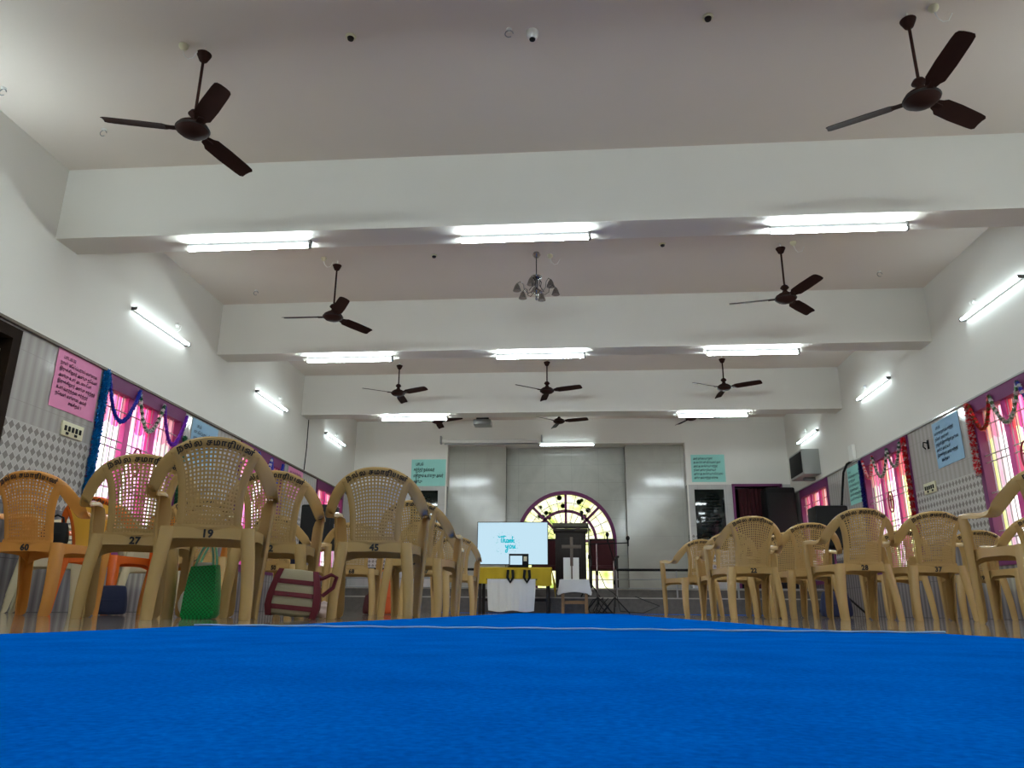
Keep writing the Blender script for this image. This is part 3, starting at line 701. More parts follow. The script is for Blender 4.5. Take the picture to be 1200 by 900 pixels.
# green woven bag
p = px(238, 690, 3.86); t = thing('woven_bag', 'green woven plastic shopping bag standing under chair 19', 'bag', (p.x, 3.86, 0), math.radians(8))
S = []
for z, w, d in ((0, .075, .05), (.02, .088, .062), (.12, .084, .055), (.22, .074, .045), (.262, .066, .04)):
    S.append([(w*cos(a)*(1/max(abs(cos(a)), abs(sin(a))))**.7, d*sin(a)*(1/max(abs(cos(a)), abs(sin(a))))**.7, z+.006*cos(a)) for a in [2*PI*i/24 for i in range(24)]])
mb = MB().loft(S, closed=True); mb.add(S[0], [tuple(range(24))]); part('body', mb, M['green'], t, solid=.004)
for yy in (-.03, .03):
    part('handle', MB().tube([(-.045+.0, yy, .25), (-.03, yy, .31), (-.005, yy, .37), (.012, yy, .385), (.03, yy, .37), (.042, yy, .31), (.048, yy, .25)], .006, 6), M['rope'], t)
part('paper_lining', MB().box((-.045, -.025, .22), (.04, .025, .28)), M['white'], t, bevel=.008)
p = px(222, 700, 4.15); t = thing('plastic_bag', 'crumpled white carrier bag behind the green woven bag', 'bag', (p.x, 4.15, 0))
def blob(rx, ry, rz, seed, n=14, m_=10, amt=.25):
    mb = MB(); S = []
    for i in range(m_+1):
        th = PI*i/m_; row = []
        for j in range(n):
            ph = 2*PI*j/n; v = Vector((sin(th)*cos(ph), sin(th)*sin(ph), cos(th))); k = 1+amt*noise.noise(v*2.2+Vector((seed, 0, 0)))+amt*.4*noise.noise(v*6+Vector((0, seed, 0)))
            row.append((v.x*rx*k, v.y*ry*k, max(0, rz+v.z*rz*k)))
        S.append(row)
    mb.loft(S, closed=True); return mb
part('body', blob(.06, .06, .08, 3), M['white'], t, sub=1); part('knot', blob(.02, .02, .03, 9), M['white'], t).location = (0, 0, .15)
# striped bag
p = px(343, 700, 4.02); t = thing('striped_bag', 'beige and maroon striped cloth bag slumped on the floor right of chair 19', 'bag', (p.x, 4.02, 0), math.radians(6))
t.rotation_euler = (0, math.radians(5), math.radians(16)); t.location.z = .012
def bagS(f, x0=-1, x1=1, zs=None):
    S = []
    for z, w, d in ((0, .118, .075), (.03, .13, .085), (.10, .128, .08), (.17, .115, .06), (.225, .10, .035), (.245, .092, .02)):
        S.append([(w*f*max(-1, min(1, cos(a)*1.25)), d*f*max(-1, min(1, sin(a)*1.25)), z) for a in [2*PI*i/28 for i in range(28)]])
    return S
S = bagS(1); mb = MB().loft(S, closed=True); mb.add(S[0], [tuple(range(28))]); mb.add(S[-1], [tuple(range(28))]); part('body', mb, M['beigebag'], t, sub=1)
for z0 in (.035, .10, .165):
    def wd(z):
        Z = [0, .03, .10, .17, .225, .245]; Wd = [.118, .13, .128, .115, .10, .092]; D = [.075, .085, .08, .06, .035, .02]
        for i in range(5):
            if Z[i] <= z <= Z[i+1]: k = (z-Z[i])/(Z[i+1]-Z[i]); return Wd[i]+k*(Wd[i+1]-Wd[i]), D[i]+k*(D[i+1]-D[i])
    S = []
    for z in (z0, z0+.012, z0+.024):
        w, d = wd(z); w += .003; d += .003
        S.append([(w*max(-1, min(1, cos(a)*1.25)), d*max(-1, min(1, sin(a)*1.25)), z) for a in [2*PI*i/28 for i in range(28)]])
    part('stripe_band', MB().loft(S, closed=True), M['maroonbag'], t)
for s in (-1, 1):
    S = []
    for z in (0.0, .05, .1, .15, .2, .24):
        w, d = wd(z); S.append([(s*(w*.80), -d-.006, z), (s*(w+.007), -d*.9, z), (s*(w+.009), d*.9, z), (s*w*.8, d+.006, z)])
    part('side_panel', MB().loft(S), M['maroonbag'], t, solid=.003)
part('strap', MB().tube([(.09, 0, .2), (.13, .01, .21), (.17, .02, .235), (.20, .03, .225), (.19, .04, .17), (.14, .03, .12)], .011, 6), M['maroonbag'], t)
part('stud', MB().lathe([(.004, 0), (.003, .003)], (-.03, -.083, .11), n=8), M['chrome'], t); 
t = tag(part('cloth_bundle', blob(.062, .06, .045, 5, 18, 12, .5), M['pinkcloth'], sub=1), 'crumpled pale pink cloth bundle on the floor beside the striped bag', 'cloth'); p = px(379, 712, 4.4); t.location = (p.x, 4.4, 0)
def handbag(label, u, v, y, z, w, h, m, strap=True):
    p = px(u, v, y); t = thing('handbag', label, 'bag', (p.x, y, z), .1)
    S = []
    for zz, ww, dd in ((0, .48, .16), (.1, .52, .2), (.6, .5, .15), (.95, .42, .06), (1, .40, .03)):
        S.append([(w*ww*max(-1, min(1, cos(a)*1.2)), w*dd*max(-1, min(1, sin(a)*1.2)), zz*h) for a in [2*PI*i/20 for i in range(20)]])
    mb = MB().loft(S, closed=True); mb.add(S[0], [tuple(range(20))]); mb.add(S[-1], [tuple(range(20))]); part('body', mb, m, t, sub=1)
    if strap: part('strap', MB().tube([(-.3*w, 0, h*.9), (-.22*w, 0, h*1.2), (0, 0, h*1.32), (.22*w, 0, h*1.2), (.3*w, 0, h*.9)], .008, 6), m, t)
    part('flap', MB().box((-.3*w, -.17*w, h*.45), (.3*w, -.15*w, h*.52)), m, t, bevel=.003)
handbag('black handbag hanging at the left of the yellow chair back, behind chair 60', 65, 620, 5.12, .47, .19, .16, M['black'])
handbag('navy blue cloth bag on the floor under the orange chair', 132, 700, 5.2, 0, .20, .2, M['navy'], False)
handbag('small black handbag on the seat ahead of chair 45', 437, 660, 5.6, .415, .15, .12, M['black'])
handbag('dark clothes bundle with a bag on the seat right of chair 19', 340, 630, 6.6, .415, .16, .16, M['navy'])
handbag('orange cloth bag on the floor beyond chair 45', 452, 690, 8.0, 0, .24, .36, M['orangecloth'])
handbag('maroon cloth bag on the floor beyond chair 45, left of the orange one', 437, 705, 8.1, 0, .2, .2, M['maroon'])
handbag('white cloth bag hung behind chair 28', 1037, 640, 7.75, .62, .16, .1, M['whitecloth'], False)
handbag('black bag on the floor by the right block', 980, 712, 9.5, 0, .36, .3, M['navy'])

# ------------------------------------------------------------------ posters
W = ['கர்த்தர்', 'என்', 'மேய்ப்பராய்', 'இருக்கிறார்', 'நான்', 'தாழ்ச்சி', 'அடையேன்', 'அவர்', 'என்னை', 'புல்லுள்ள', 'இடங்களில்', 'நன்மை', 'உன்', 'வார்த்தை', 'தேவன்', 'அன்பு']
def lines(n, w, seed):
    r = random.Random(seed); return '\n'.join(' '.join(r.choice(W) for _ in range(w)) for _ in range(n))
def poster(label, org, ux, w, h, m, body, size, ink='ink', group=None, tilt=0, name='poster', hd=None, cat='poster', th=.003):
    """org = centre on wall; ux = reading direction; the sheet faces away from the wall"""
    ux = Vector(ux); uz = Vector((0, 0, 1)); nn = ux.cross(uz)     # facing direction
    t = thing(name, label, cat, org, 0, group)
    R = Matrix((ux, -nn, uz)).transposed().to_4x4(); t.matrix_world = Matrix.Translation(Vector(org)) @ R @ Matrix.Rotation(tilt, 4, 'Y')
    mb = MB(); N_ = 8
    S = [[(w*(i/N_-.5), -th-.004-.006*max(0, noise.noise(Vector((i*.6, j*.6, w*9)))), h*(j/N_-.5)) for i in range(N_+1)] for j in range(N_+1)]
    if th < .01: mb.loft(S); part('sheet', mb, m, t, solid=.0012)
    else: part('slab', MB().box((-w/2, -th, -h/2), (w/2, 0, h/2)), m, t, bevel=.003)
    off = -(th+.013) if th < .01 else -(th+.0025)
    tm = text_mesh(body, size, size*.022, .0003, 1.0, mt=ink, align='LEFT' if hd is None or hd != 'C' else 'CENTER', line=1.35)
    xs = [v.co.x for v in tm.vertices]; ys = [v.co.y for v in tm.vertices]
    sx = w*.86/(max(xs)-min(xs)); sy = h*.82/(max(ys)-min(ys)); cx, cy = (max(xs)+min(xs))/2, (max(ys)+min(ys))/2
    warp(tm, lambda x, y, z: Vector(((x-cx)*sx, off, (y-cy)*sy))); obj('lettering', tm, t)
    return t
LX, RXn = (0, 1, 0), (0, -1, 0)      # left wall read: +y to the right ; right wall: -y to the right
poster('pink handwritten chart on the left wall beside the nearest window', (XL, 6.73, 2.15), LX, .68, .58, M['paper_pink'], '   பாடல் 23\n'+lines(6, 3, 1)+'\n                  சங்கீதம் 1', .07, 'blueink')
poster('blue handwritten chart on the left wall between the first two windows', (XL, 9.4, 2.12), LX, .72, .58, M['paper_blue'], '     பாடல்\n'+lines(5, 3, 2), .07, 'blueink')
poster('small pink chart on the left wall past the second window', (XL, 12.8, 2.14), LX, .72, .55, M['paper_pink'], lines(5, 3, 4), .07, 'redink')
poster('blue handwritten chart on the right wall between two windows', (XR, 9.47, 2.11), RXn, .68, .58, M['paper_blue'], '     பாடல்\n'+lines(5, 3, 5)+'\n        சங்கீதம் 4', .07, 'blueink', tilt=-.02)
poster('teal handwritten chart on the right wall beside the black cable', (XR, 12.63, 2.08), RXn, .66, .62, M['paper_teal'], '   பாடல்\n'+lines(6, 3, 6), .07, 'blueink')
FX = (1, 0, 0)
poster('teal chart on the far wall left of the stage niche', (-3.18, YF, 2.97), FX, .78, .6, M['paper_teal'], '   பாடல்\nகர்த்தர் நல்லவர்\nஎன்றும் உள்ளது அவர்\nஅன்பு', .08, 'ink')
poster('teal chart on the far wall right of the stage niche', (2.955, YF, 3.03), FX, .72, .6, M['paper_teal'], lines(6, 4, 8), .08, 'ink')
poster('tall black inscribed stone plaque right of the stage niche', (2.94, YF-.004, 1.93), FX, .62, 1.28, M['plaque'], '     கல்வெட்டு\n'+lines(4, 3, 9)+'\n\n'+lines(4, 3, 10)+'\n\n'+lines(4, 3, 11), .05, 'engrave', name='plaque', cat='plaque', th=.02, hd='C')
poster('tall black inscribed stone plaque left of the stage niche', (-3.25, YF-.004, 1.93), FX, .6, 1.28, M['plaque'], '     கல்வெட்டு\n'+lines(4, 3, 12)+'\n\n'+lines(4, 3, 13)+'\n\n'+lines(4, 3, 14), .05, 'engrave', name='plaque', cat='plaque', th=.02, hd='C')

# switch plates
def switch(label, x, s, y, z, w=.32, h=.14):
    t = thing('switch_board', label, 'switch', (x, y, z))
    part('plate', MB().box((0, -w/2, -h/2), (s*.02, w/2, h/2)), M['cream'], t, bevel=.004)
    for k in range(5): part('switch', MB().box((s*.02, -w/2+.03+k*.055, -.02), (s*.028, -w/2+.06+k*.055, .03)), M['black'], t, bevel=.002)
    for k in range(2): part('socket', MB().box((s*.02, -w/2+.06+k*.13, -.055), (s*.024, -w/2+.10+k*.13, -.03)), M['black'], t)
switch('cream switch board on the left wall under the pink chart', XL, 1, 6.78, 1.70)
switch('cream switch board on the right wall under the blue chart', XR, -1, 10.1, 1.62)
t = thing('wall_bracket', 'small black bracket on the right wall left of the blue chart', 'bracket', (XR, 9.99, 2.17))
part('plate', MB().box((0, -.02, -.06), (-.012, .02, .06)), M['black'], t, bevel=.003); part('hook', MB().tube([(-.01, 0, .02), (-.06, 0, .03), (-.07, 0, -.03), (-.04, 0, -.06)], .009, 6), M['black'], t)
t = thing('junction_box', 'white junction box with black cable on the right wall', 'box', (XR-.004, 12.55, 2.58))
part('box', MB().box((0, -.09, -.13), (-.06, .09, .13)), M['white'], t, bevel=.006)
part('cable', MB().tube([(-.03, .06, -.12), (-.05, .25, -.14), (-.06, .42, -.25), (-.06, .55, -.5), (-.06, .75, -.9), (-.06, .9, -1.4)], .02, 8), M['black'], t)
mb = MB(); mb.tube([(XL+.01, 13.2, 3.42), (XL+.015, 13.19, 3.2), (XL+.01, 13.22, 2.9), (XL+.015, 13.17, 2.47)], .008, 6)
tag(part('cable', mb, M['black']), 'thin black cable hanging down the left wall from the last beam', 'cable')
mb = MB(); mb.tube([(-3.45, YF-.01, 3.05), (-3.45, YF-.01, 2.7)], .006, 6); tag(part('cable', mb, M['black']), 'short thin cable on the far wall left of the teal chart', 'cable')
# wall speaker
t = thing('wall_speaker', 'grey box speaker with dark grille high on the right wall by the stage', 'speaker', (XR, 14.7, 2.78))
part('cabinet', MB().box((0, -.42, -.24), (-.32, .42, .24)), mat('grey_cabinet', (150, 152, 148), .5), t, bevel=.01)
part('grille', MB().box((-.32, -.38, -.2), (-.335, .38, .2)), M['black'], t, bevel=.004); part('bracket', MB().box((0, -.05, -.3), (-.2, .05, -.24)), M['steel'], t)
# projector and screen case
t = thing('projector', 'grey ceiling projector hanging before the stage', 'projector', (-1.7, 14.0, ZC))
part('pole', MB().tube([(0, 0, 0), (0, 0, -.56)], .02, 8), M['white'], t); part('body', MB().box((-.17, -.14, -.70), (.17, .14, -.60)), M['steel'], t, bevel=.012)
part('mount_plate', MB().box((-.12, -.09, -.60), (.12, .09, -.555)), M['black'], t); part('lens', MB().tube([(.06, .13, -.65), (.06, .17, -.65)], .035, 14), M['black'], t)
t = thing('projection_screen', 'rolled up projection screen case on the far wall above the niche', 'screen', (-1.78, YF-.08, 3.66))
part('case', MB().tube([(-1.1, 0, 0), (1.1, 0, 0)], .045, 14), M['white'], t); 
for x in (-1.13, 1.13): part('bracket', MB().box((x-.015, -.06, -.05), (x+.015, .08, .12)), M['steel'], t)
part('pull_bar', MB().box((-1.05, -.01, -.075), (1.05, .01, -.045)), M['steel'], t)

# ------------------------------------------------------------------ garlands
tinsel_m = {}
def tinsel(col):
    if col not in tinsel_m: tinsel_m[col] = mat('tinsel_%d_%d_%d' % col, col, .3, .35, noise_amt=.5, nscale=40)
    return tinsel_m[col]
def garland(label, x, s, segs):
    """segs: list of (points(y,z) path, colors)"""
    t = thing('garland', label, 'garland', (x, segs[0][0][0][0], segs[0][0][0][1]))
    ox = Vector(t.location); rnd = random.Random(int(abs(x*100)+segs[0][0][0][0]*10))
    for path, cols, r in segs:
        pp = []
        for i in range(len(path)-1):
            for k in range(12): a = k/12; pp.append((path[i][0]*(1-a)+path[i+1][0]*a, path[i][1]*(1-a)+path[i+1][1]*a))
        pp.append(path[-1])
        for ci, c in enumerate(cols):
            mb = MB(); n = len(pp)
            for k in range(n*3):
                if (k//9) % len(cols) != ci: continue
                i = min(n-1, k//3); y, z = pp[i]; c0 = Vector((s*.045, y, z))-Vector((0, ox.y, ox.z))
                for q in range(5):
                    d = Vector((rnd.uniform(-1, 1), rnd.uniform(-1, 1), rnd.uniform(-1, 1))).normalized(); e = d.orthogonal().normalized()*r*.35
                    mb.add([c0-e, c0+e, c0+d*r], [(0, 1, 2)])
                mb.tube([c0-Vector((0, .01, .0)), c0+Vector((0, .01, .006))], r*.5, 5)
            part('tinsel', mb, tinsel(c), t, smooth=False)
def swag(y0, y1, z, dip, n=8): return [(y0+(y1-y0)*i/n, z-dip*(1-(2*i/n-1)**2)) for i in range(n+1)]
BLU, GRN, WHT, PUR, RED, TEA, BRN, DGN = (34, 60, 180), (26, 96, 64), (235, 238, 235), (112, 40, 180), (220, 30, 44), (0, 112, 178), (120, 90, 40), (70, 130, 80)
garland('blue, white-green and purple tinsel garland swagged on the nearest left window', XL, 1, [
    (swag(7.16, 7.75, 2.38, .42), [BLU], .03), (swag(7.75, 8.28, 2.36, .38), [WHT, GRN], .03), (swag(8.28, 8.82, 2.36, .42), [PUR], .03)])
garland('wide blue tinsel strip down the near side of the nearest left window', XL, 1, [([(7.12+.012*sin(i*3), 2.4-i*.12) for i in range(15)], [TEA], .055)])
garland('dark green tinsel strip down the far side of the nearest left window', XL, 1, [([(8.84, 2.1-i*.1) for i in range(12)], [GRN], .04)])
garland('blue and white tinsel garland on the second left window', XL, 1, [(swag(11.1, 11.6, 2.36, .35), [BLU, WHT], .035), (swag(11.6, 12.1, 2.36, .35), [BLU], .035)])
garland('dark and white tinsel garland on the middle right window', XR, -1, [(swag(12.15, 11.75, 2.36, .3), [RED, WHT], .03), (swag(11.75, 11.2, 2.34, .34), [GRN, WHT], .03), (swag(11.2, 10.75, 2.36, .3), [GRN, WHT], .03)])
garland('red tinsel strip down the near side of the middle right window', XR, -1, [([(10.6, 2.38-i*.1) for i in range(18)], [RED, RED, RED, WHT], .05)])
garland('dark blue tinsel strip down the far side of the middle right window', XR, -1, [([(12.26, 2.38-i*.1) for i in range(18)], [(30, 30, 120)], .045)])
garland('brown and green tinsel garland on the right window cut by the frame edge', XR, -1, [(swag(8.78, 8.35, 2.36, .32), [BRN, RED], .032), (swag(8.35, 7.8, 2.36, .36), [DGN, WHT], .032), (swag(7.8, 7.2, 2.36, .36), [BLU, WHT], .032)])
garland('red tinsel strip down the far side of the nearest right window', XR, -1, [([(8.82, 2.38-i*.1) for i in range(9)], [RED, RED, WHT], .05)])

# ------------------------------------------------------------------ television table
y0 = 13.0
t = thing('table', 'low dark table under the television, left of the stage front', 'table', (-1.0, 13.2, 0))
part('tabletop', MB().box((-.62, -.22, .70), (.62, .42, .735)), M['wood'], t, bevel=.004)
for x in (-.57, .57):
    for y in (-.17, .37): part('leg', MB().box((x-.025, y-.025, 0), (x+.025, y+.025, .70)), M['wood'], t)
part('rail', MB().box((-.57, .36, .2), (.57, .38, .24)), M['wood'], t)
def drape(name, label, x0, x1, y, yb_, ztop, zlow, m, seed, over=.0, lowvar=.02, cat='cloth'):
    S = []; n = 36
    for i in range(n+1):
        x = x0+(x1-x0)*i/n; f = .012*sin(i*.9+seed)+.008*sin(i*2.1+seed*2); zl = zlow+lowvar*sin(i*.31+seed)
        S.append([(x, yb_, ztop), (x, y+.02, ztop), (x, y, ztop-.012), (x, y+f*.4, ztop*.7+zl*.3), (x+(x-(x0+x1)/2)*over, y+f-.01, zl)])
    o = part(name, MB().loft(S), m, None, solid=.004); return tag(o, label, cat)
drape('tablecloth', 'yellow cloth draped over the television table', -1.62, -.36, 12.965, 13.6, .748, .46, M['yellow'], 1)
S = []; 
o = tag(part('yellow_corner', MB().loft([[(-.372+.012*j, 12.97+.08*i, .75-(.38*(1-i/6) if 0 else .05*j*0)-.065*j*(1+.3*sin(i))) for i in range(7)] for j in range(7)]), M['yellow'], None, solid=.004), 'yellow cloth corner hanging down the right end of the television table', 'cloth')
drape('white_cloth', 'white cloth hanging in front of the yellow cloth below the laptop', -1.44, -.63, 12.93, 12.95, .555, .035, M['whitecloth'], 2, -.06, .012)
tag(part('cloth_rail', MB().box((-1.46, 12.942, .54), (-.6, 12.962, .556)), M['wood']), 'dark rail holding the white cloth on the television table', 'rail')
# television
t = thing('television', 'flat television showing a pale thank-you slide', 'television', (-1.05, 13.3, .75))
Wt, Ht = 1.25, .74
part('bezel', MB().box((-Wt/2, 0, .055), (Wt/2, .05, .055+Ht)), M['black'], t, bevel=.004)
sc = part('screen', MB().box((-Wt/2+.012, -.003, .067), (Wt/2-.012, .001, .043+Ht)), M['screen'], t, smooth=False)
part('stand', MB().box((-.3, -.05, -.0), (.3, .1, .012)).box((-.05, .0, .01), (.05, .03, .06)), M['black'], t)
def stroke(mb, pts, r, sx=1, ox=0, oz=0):
    P = [Vector(p) for p in pts]; Q = []
    for i in range(len(P)-1):       # catmull-rom
        p0, p1, p2, p3 = P[max(i-1, 0)], P[i], P[i+1], P[min(i+2, len(P)-1)]
        for k in range(6):
            a = k/6; Q.append(.5*((2*p1)+(-p0+p2)*a+(2*p0-5*p1+4*p2-p3)*a*a+(-p0+3*p1-3*p2+p3)*a**3))
    Q.append(P[-1]); n = len(Q)
    rs = [r*(.55+.6*abs(sin(i*.55+.4))) for i in range(n)]
    V = []; F = []
    for i, q in enumerate(Q):
        d = Q[min(i+1, n-1)]-Q[max(i-1, 0)]; d.normalize(); nn = Vector((-d.y, d.x))*rs[i]
        for w in (q+nn, q-nn): V.append((ox+w.x*sx, -.0045, oz+w.y*sx))
    for i in range(n-1): F.append((2*i, 2*i+1, 2*i+3, 2*i+2))
    mb.add(V, F)
mb = MB()
G = [[(-.1, 1.0), (.05, .85), (.3, .92), (.75, 1.02), (1.1, .98)], [(.5, .98), (.42, .6), (.38, .2), (.5, .05)],
     [(.75, 1.0), (.7, .5), (.66, .05), (.78, .45), (.92, .5), (.92, .2), (1.0, .05), (1.1, .1)],
     [(1.42, .45), (1.25, .5), (1.15, .25), (1.25, .05), (1.42, .3), (1.44, .48), (1.42, .1), (1.55, .08)],
     [(1.62, .5), (1.62, .05), (1.74, .4), (1.86, .48), (1.86, .1), (1.98, .08)],
     [(2.1, 1.0), (2.05, .5), (2.03, .05)], [(2.35, .5), (2.08, .25), (2.3, .1), (2.42, .02)]]
for g in G: stroke(mb, g, .085, .115, -.24, .43)
G = [[(0, .5), (.05, .2), (.2, .15), (.32, .5), (.3, .1), (.2, -.4), (.02, -.45), (.05, -.2), (.35, .05)], [(.68, .5), (.52, .35), (.55, .1), (.7, .08), (.82, .3), (.7, .5)],
     [(.98, .5), (.98, .15), (1.1, .08), (1.25, .45), (1.25, .12), (1.38, .08)]]
for g in G: stroke(mb, g, .078, .13, -.12, .33)
o = obj('lettering', mb.mesh('lettering', [M['cyan']], smooth=False), sc); 
mb = MB(); r = random.Random(4)
for k in range(70):
    a = r.uniform(0, 2*PI); rr = r.uniform(.12, .23); x, z = -.12+rr*1.1*cos(a), .42+rr*.85*sin(a); s_ = r.uniform(.004, .014)
    mb.add([(x-s_, -.0035, z-s_*.4), (x+s_, -.0035, z), (x, -.0035, z+s_)], [(0, 1, 2)])
obj('confetti', mb.mesh('confetti', [M['palecyan']], smooth=False), sc)
# laptop
t = thing('laptop', 'small open laptop on the table before the television', 'laptop', (-.93, 12.99, .752))
part('base', MB().box((-.17, -.02, 0), (.17, .2, .016)), M['black'], t, bevel=.003)
lid = part('lid', MB().box((-.17, .2, .016), (.17, .212, .235)), M['black'], t, bevel=.003)
part('screen', MB().box((-.15, .196, .05), (.06, .2, .2)), M['screen'], lid, smooth=False); part('window_panel', MB().box((.085, .196, .11), (.14, .2, .19)), M['cream'], lid, smooth=False)
for x in (-1.05, -.77):
    tag(part('headphone_strap', MB().tube([(x-.04, 12.93, .70), (x-.05, 12.915, .58), (x, 12.91, .5), (x+.045, 12.915, .58), (x+.035, 12.93, .70)], .024, 8), M['black']), 'black strap hanging over the white cloth, %s one' % ('left' if x < -1 else 'right'), 'strap', 'black straps on the television table')

# stool with cross
t = thing('stool', 'small wooden stool under a white cloth at the foot of the stage', 'stool', (.02, 13.35, 0))
part('seat', MB().box((-.23, -.14, .52), (.23, .14, .555)), M['lightwood'], t, bevel=.004)
for x in (-.2, .2):
    for y in (-.11, .11): part('leg', MB().box((x-.025, y-.025, 0), (x+.025, y+.025, .52)), M['lightwood'], t)
part('stretcher', MB().box((-.2, -.12, .16), (.2, -.1, .21)), M['lightwood'], t)
S = []; n = 40
for i in range(n):
    a = 2*PI*i/n; q = 1/max(abs(cos(a)), abs(sin(a))); x, y = .25*cos(a)*q, .16*sin(a)*q; k = 1.10+.03*sin(i*1.9); c_ = .04*(q-1)*2
    S.append([(.02, 13.35, .562), (.02+x*.9, 13.35+y*.9, .562), (.02+x, 13.35+y, .555), (.02+x*1.05, 13.35+y*1.05, .46), (.02+x*k*1.05, 13.35+y*k, .36-c_*1.6)])
S.append(S[0]); tag(part('stool_cloth', MB().loft(S), M['whitecloth'], None, solid=.004), 'white cloth spread over the wooden stool', 'cloth')
o = part('card', MB().box((-.135, 0, 0), (.135, .02, .37)), M['white'], None, bevel=.002); o.location = (-.03, 13.36, .567); o.rotation_euler = (-.05, 0, 0)
tag(o, 'white upright board standing on the clothed stool', 'board')
t = thing('cross', 'wooden cross standing before the lectern above the white board', 'cross', (-.02, 13.32, .572))
part('upright', MB().box((-.026, -.012, .22), (.026, .012, .71)), M['crosswood'], t, bevel=.003); part('crossbar', MB().box((-.17, -.013, .52), (.17, .011, .575)), M['crosswood'], t, bevel=.003)
part('foot', MB().box((-.012, -.01, 0), (.012, .01, .22)), M['crosswood'], t)
# lectern
t = thing('lectern', 'dark wooden lectern in the middle of the stage', 'lectern', (-.04, 15.2, .458))
part('body', MB().box((-.30, -.2, .0), (.30, .2, 1.12)), M['wood'], t, bevel=.008); part('plinth', MB().box((-.34, -.24, 0), (.34, .24, .08)), M['wood'], t, bevel=.006)
part('top', MB().prism([(-.24, 1.14), (.22, 1.26), (.22, 1.30), (-.24, 1.18)], lambda a, b: (-.36, a, b), lambda a, b: (.36, a, b)), M['wood'], t, smooth=False)
part('top_moulding', MB().box((-.34, -.23, 1.08), (.34, .23, 1.14)), M['wood'], t, bevel=.01); part('front_panel', MB().box((-.2, -.212, .2), (.2, -.2, .95)), M['wood'], t, bevel=.004)
# high-backed dark red chairs beside it
def throne(label, x, y):
    t = thing('armchair', label, 'chair', (x, y, .458), 0, 'dark red armchairs on the stage')
    part('seat', MB().box((-.26, -.26, .38), (.26, .26, .47)), M['maroon'], t, bevel=.03); part('backrest', MB().box((-.24, .2, .45), (.24, .27, 1.0)), M['maroon'], t, bevel=.03)
    part('back_frame', MB().box((-.27, .24, .40), (.27, .29, 1.04)), M['wood'], t, bevel=.02)
    for sx in (-1, 1):
        part('armrest', MB().box((sx*.28-.03, -.24, .62), (sx*.28+.03, .24, .66)), M['wood'], t, bevel=.01)
        for yy in (-.22, .24): part('leg', MB().box((sx*.26-.025, yy-.025, 0), (sx*.26+.025, yy+.025, .64)), M['wood'], t, bevel=.005)
throne('dark red armchair on the stage right of the lectern', .62, 15.75)
throne('dark red armchair on the stage left of the lectern', -.55, 15.75)
# microphone stands
def mic_stand(label, x, y, h, boom, z0=.0, tri=.28):
    t = thing('microphone_stand', label, 'microphone stand', (x, y, z0), 0, 'microphone stands')
    part('pole', MB().tube([(0, 0, .12), (0, 0, h)], .013, 8), M['chrome'], t); part('clutch', MB().tube([(0, 0, h*.55), (0, 0, h*.55+.07)], .022, 10), M['black'], t)
    for k in range(3):
        a = k*2*PI/3+.4; part('leg', MB().tube([(0, 0, .28), (tri*cos(a), tri*sin(a), .012)], .011, 6), M['black'], t)
    bx, bz = boom
    part('boom', MB().tube([(-bx*.35, 0, h-bz*.35), (bx, 0, h+bz)], .01, 6), M['black'], t)
    part('microphone', MB().lathe([(.012, -.1), (.016, 0), (.03, .02), (.034, .045), (.025, .07), (.01, .08)], (bx, 0, h+bz+.04), n=14), M['black'], t)
mic_stand('chrome microphone stand with long boom right of the stool', .42, 13.5, 1.18, (.55, .02))
mic_stand('microphone stand beside the lectern with an upright pole', .30, 14.2, 1.25, (-.12, .2), .284, .2)
mic_stand('tripod microphone stand before the railing', .72, 13.65, .9, (-.1, .38))
mb = MB(); r = random.Random(2)
for k in range(4): mb.tube([(.35+k*.08+.1*sin(i*1.1+k), 13.45+.06*k+.03*i, .02+max(0, .25*sin(i*.7+k*.9))) for i in range(9)], .008, 5)
mb.tube([(.45, 13.4, .7), (.55, 13.42, .45), (.75, 13.5, .3), (.8, 13.5, .05), (1.2, 13.7, .02), (1.5, 13.8, .14), (1.1, 13.97, .3)], .007, 5)
tag(part('cables', mb, M['black']), 'tangle of black cables around the microphone stands', 'cable', kind='stuff')
# communion rails
def railing(label, x0, x1, y):
    t = thing('railing', label, 'railing', (x0, y, .284), 0, 'low steel railings along the stage')
    L = x1-x0
    part('top_rail', MB().tube([(0, 0, .50), (L, 0, .50)], .024, 10), M['black'], t)
    for z in (.33, .17): part('rail', MB().tube([(0, 0, z), (L, 0, z)], .010, 8), M['steel'], t)
    for k in range(int(L/1.1)+1): x = min(L, k*1.1); part('post', MB().tube([(x, 0, 0), (x, 0, .5)], .016, 8), M['steel'], t)
railing('low steel railing along the stage right of the lectern', .80, 4.5, 14.4)
railing('low steel railing along the stage left of the television', -4.7, -1.2, 14.4)
# loudspeakers
def loudspeaker(label, x, y, z0, w, h, stand=True, rot=0):
    t = thing('loudspeaker', label, 'speaker', (x, y, z0), rot)
    part('cabinet', MB().box((-w/2, -w*.42, 0), (w/2, w*.42, h)), M['black'], t, bevel=.03); part('grille', MB().box((-w*.44, -w*.44, h*.06), (w*.44, -w*.42, h*.94)), M['blackcloth'], t, bevel=.006)
    part('handle', MB().box((w/2, -.06, h*.5), (w/2+.012, .06, h*.58)), M['steel'], t, bevel=.003)
    if stand:
        s_ = thing('speaker_stand', 'black tripod stand under the '+label, 'speaker stand', (x, y, 0)); part('pole', MB().tube([(0, 0, .15), (0, 0, z0)], .02, 8), M['black'], s_)
        for k in range(3): a = k*2*PI/3; part('leg', MB().tube([(0, 0, .4), (.4*cos(a), .4*sin(a), .015)], .014, 6), M['black'], s_)
p = px(374, 620, 10.8); loudspeaker('black loudspeaker at the left side, beneath the second window', p.x, 10.8, .86, .46, .64)
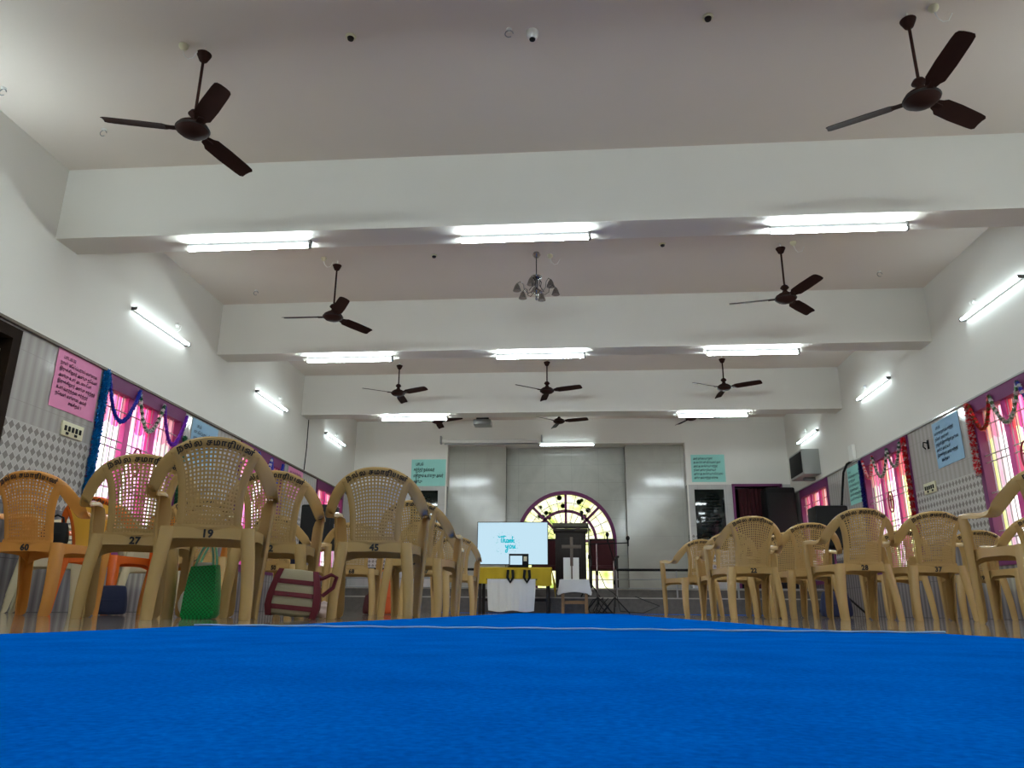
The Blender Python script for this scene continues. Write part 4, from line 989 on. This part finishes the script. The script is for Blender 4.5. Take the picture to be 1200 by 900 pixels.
p = px(972, 620, 11.2); loudspeaker('black loudspeaker at the right side, beside the hanging cable', p.x, 11.2, .92, .46, .60)
p = px(913, 600, 15.9); loudspeaker('tall black loudspeaker by the curtained doorway', p.x, 15.9, .458, .58, 2.05, False)
# maroon door curtain
S = []; n = 40
for i in range(n+1): S.append([(DX0+.1+.75*i/n, YF+.12+.03*sin(i*1.4), z) for z in (.47, 1.2, 2.0, DF-.08)])
t = thing('door_curtain', 'dark maroon curtain in the doorway right of the plaque', 'curtain', (0, 0, 0)); part('cloth', MB().loft(S), M['maroon'], t, solid=.004)
part('rod', MB().tube([(DX0, YF+.12, DF-.07), (DX1, YF+.12, DF-.07)], .012, 8), M['chrome'], t)

# ------------------------------------------------------------------ outside: daylight and foliage seen through the windows
wd = bpy.data.worlds.new('World'); bpy.context.scene.world = wd; wd.use_nodes = True; nt = wd.node_tree; bg = nt.nodes['Background']
tc = nt.nodes.new('ShaderNodeTexCoord'); n = nt.nodes.new('ShaderNodeTexNoise'); n.inputs['Scale'].default_value = 14; n.inputs['Detail'].default_value = 5; nt.links.new(tc.outputs['Generated'], n.inputs['Vector'])
s = nt.nodes.new('ShaderNodeSeparateXYZ'); nt.links.new(tc.outputs['Generated'], s.inputs[0])
k = math_n(nt, 'ADD', math_n(nt, 'MULTIPLY', n.outputs['Fac'], .5), math_n(nt, 'MULTIPLY', s.outputs[2], .9))
nt.links.new(ramp(nt, k, [(.1, (196, 206, 150)), (.24, (244, 248, 222)), (.32, (252, 253, 250)), (.6, (235, 245, 255))]), bg.inputs[0]); bg.inputs[1].default_value = 3.6

sc_ = bpy.context.scene
sc_.view_settings.view_transform = 'Standard'; sc_.view_settings.look = 'None'; sc_.view_settings.gamma = 1; sc_.view_settings.exposure = 0; sc_.view_settings.use_curve_mapping = False
sc_.cycles.max_bounces = 8; sc_.cycles.diffuse_bounces = 5; sc_.cycles.transparent_max_bounces = 16; sc_.cycles.sample_clamp_indirect = 6
sc_.cycles.use_denoising = True
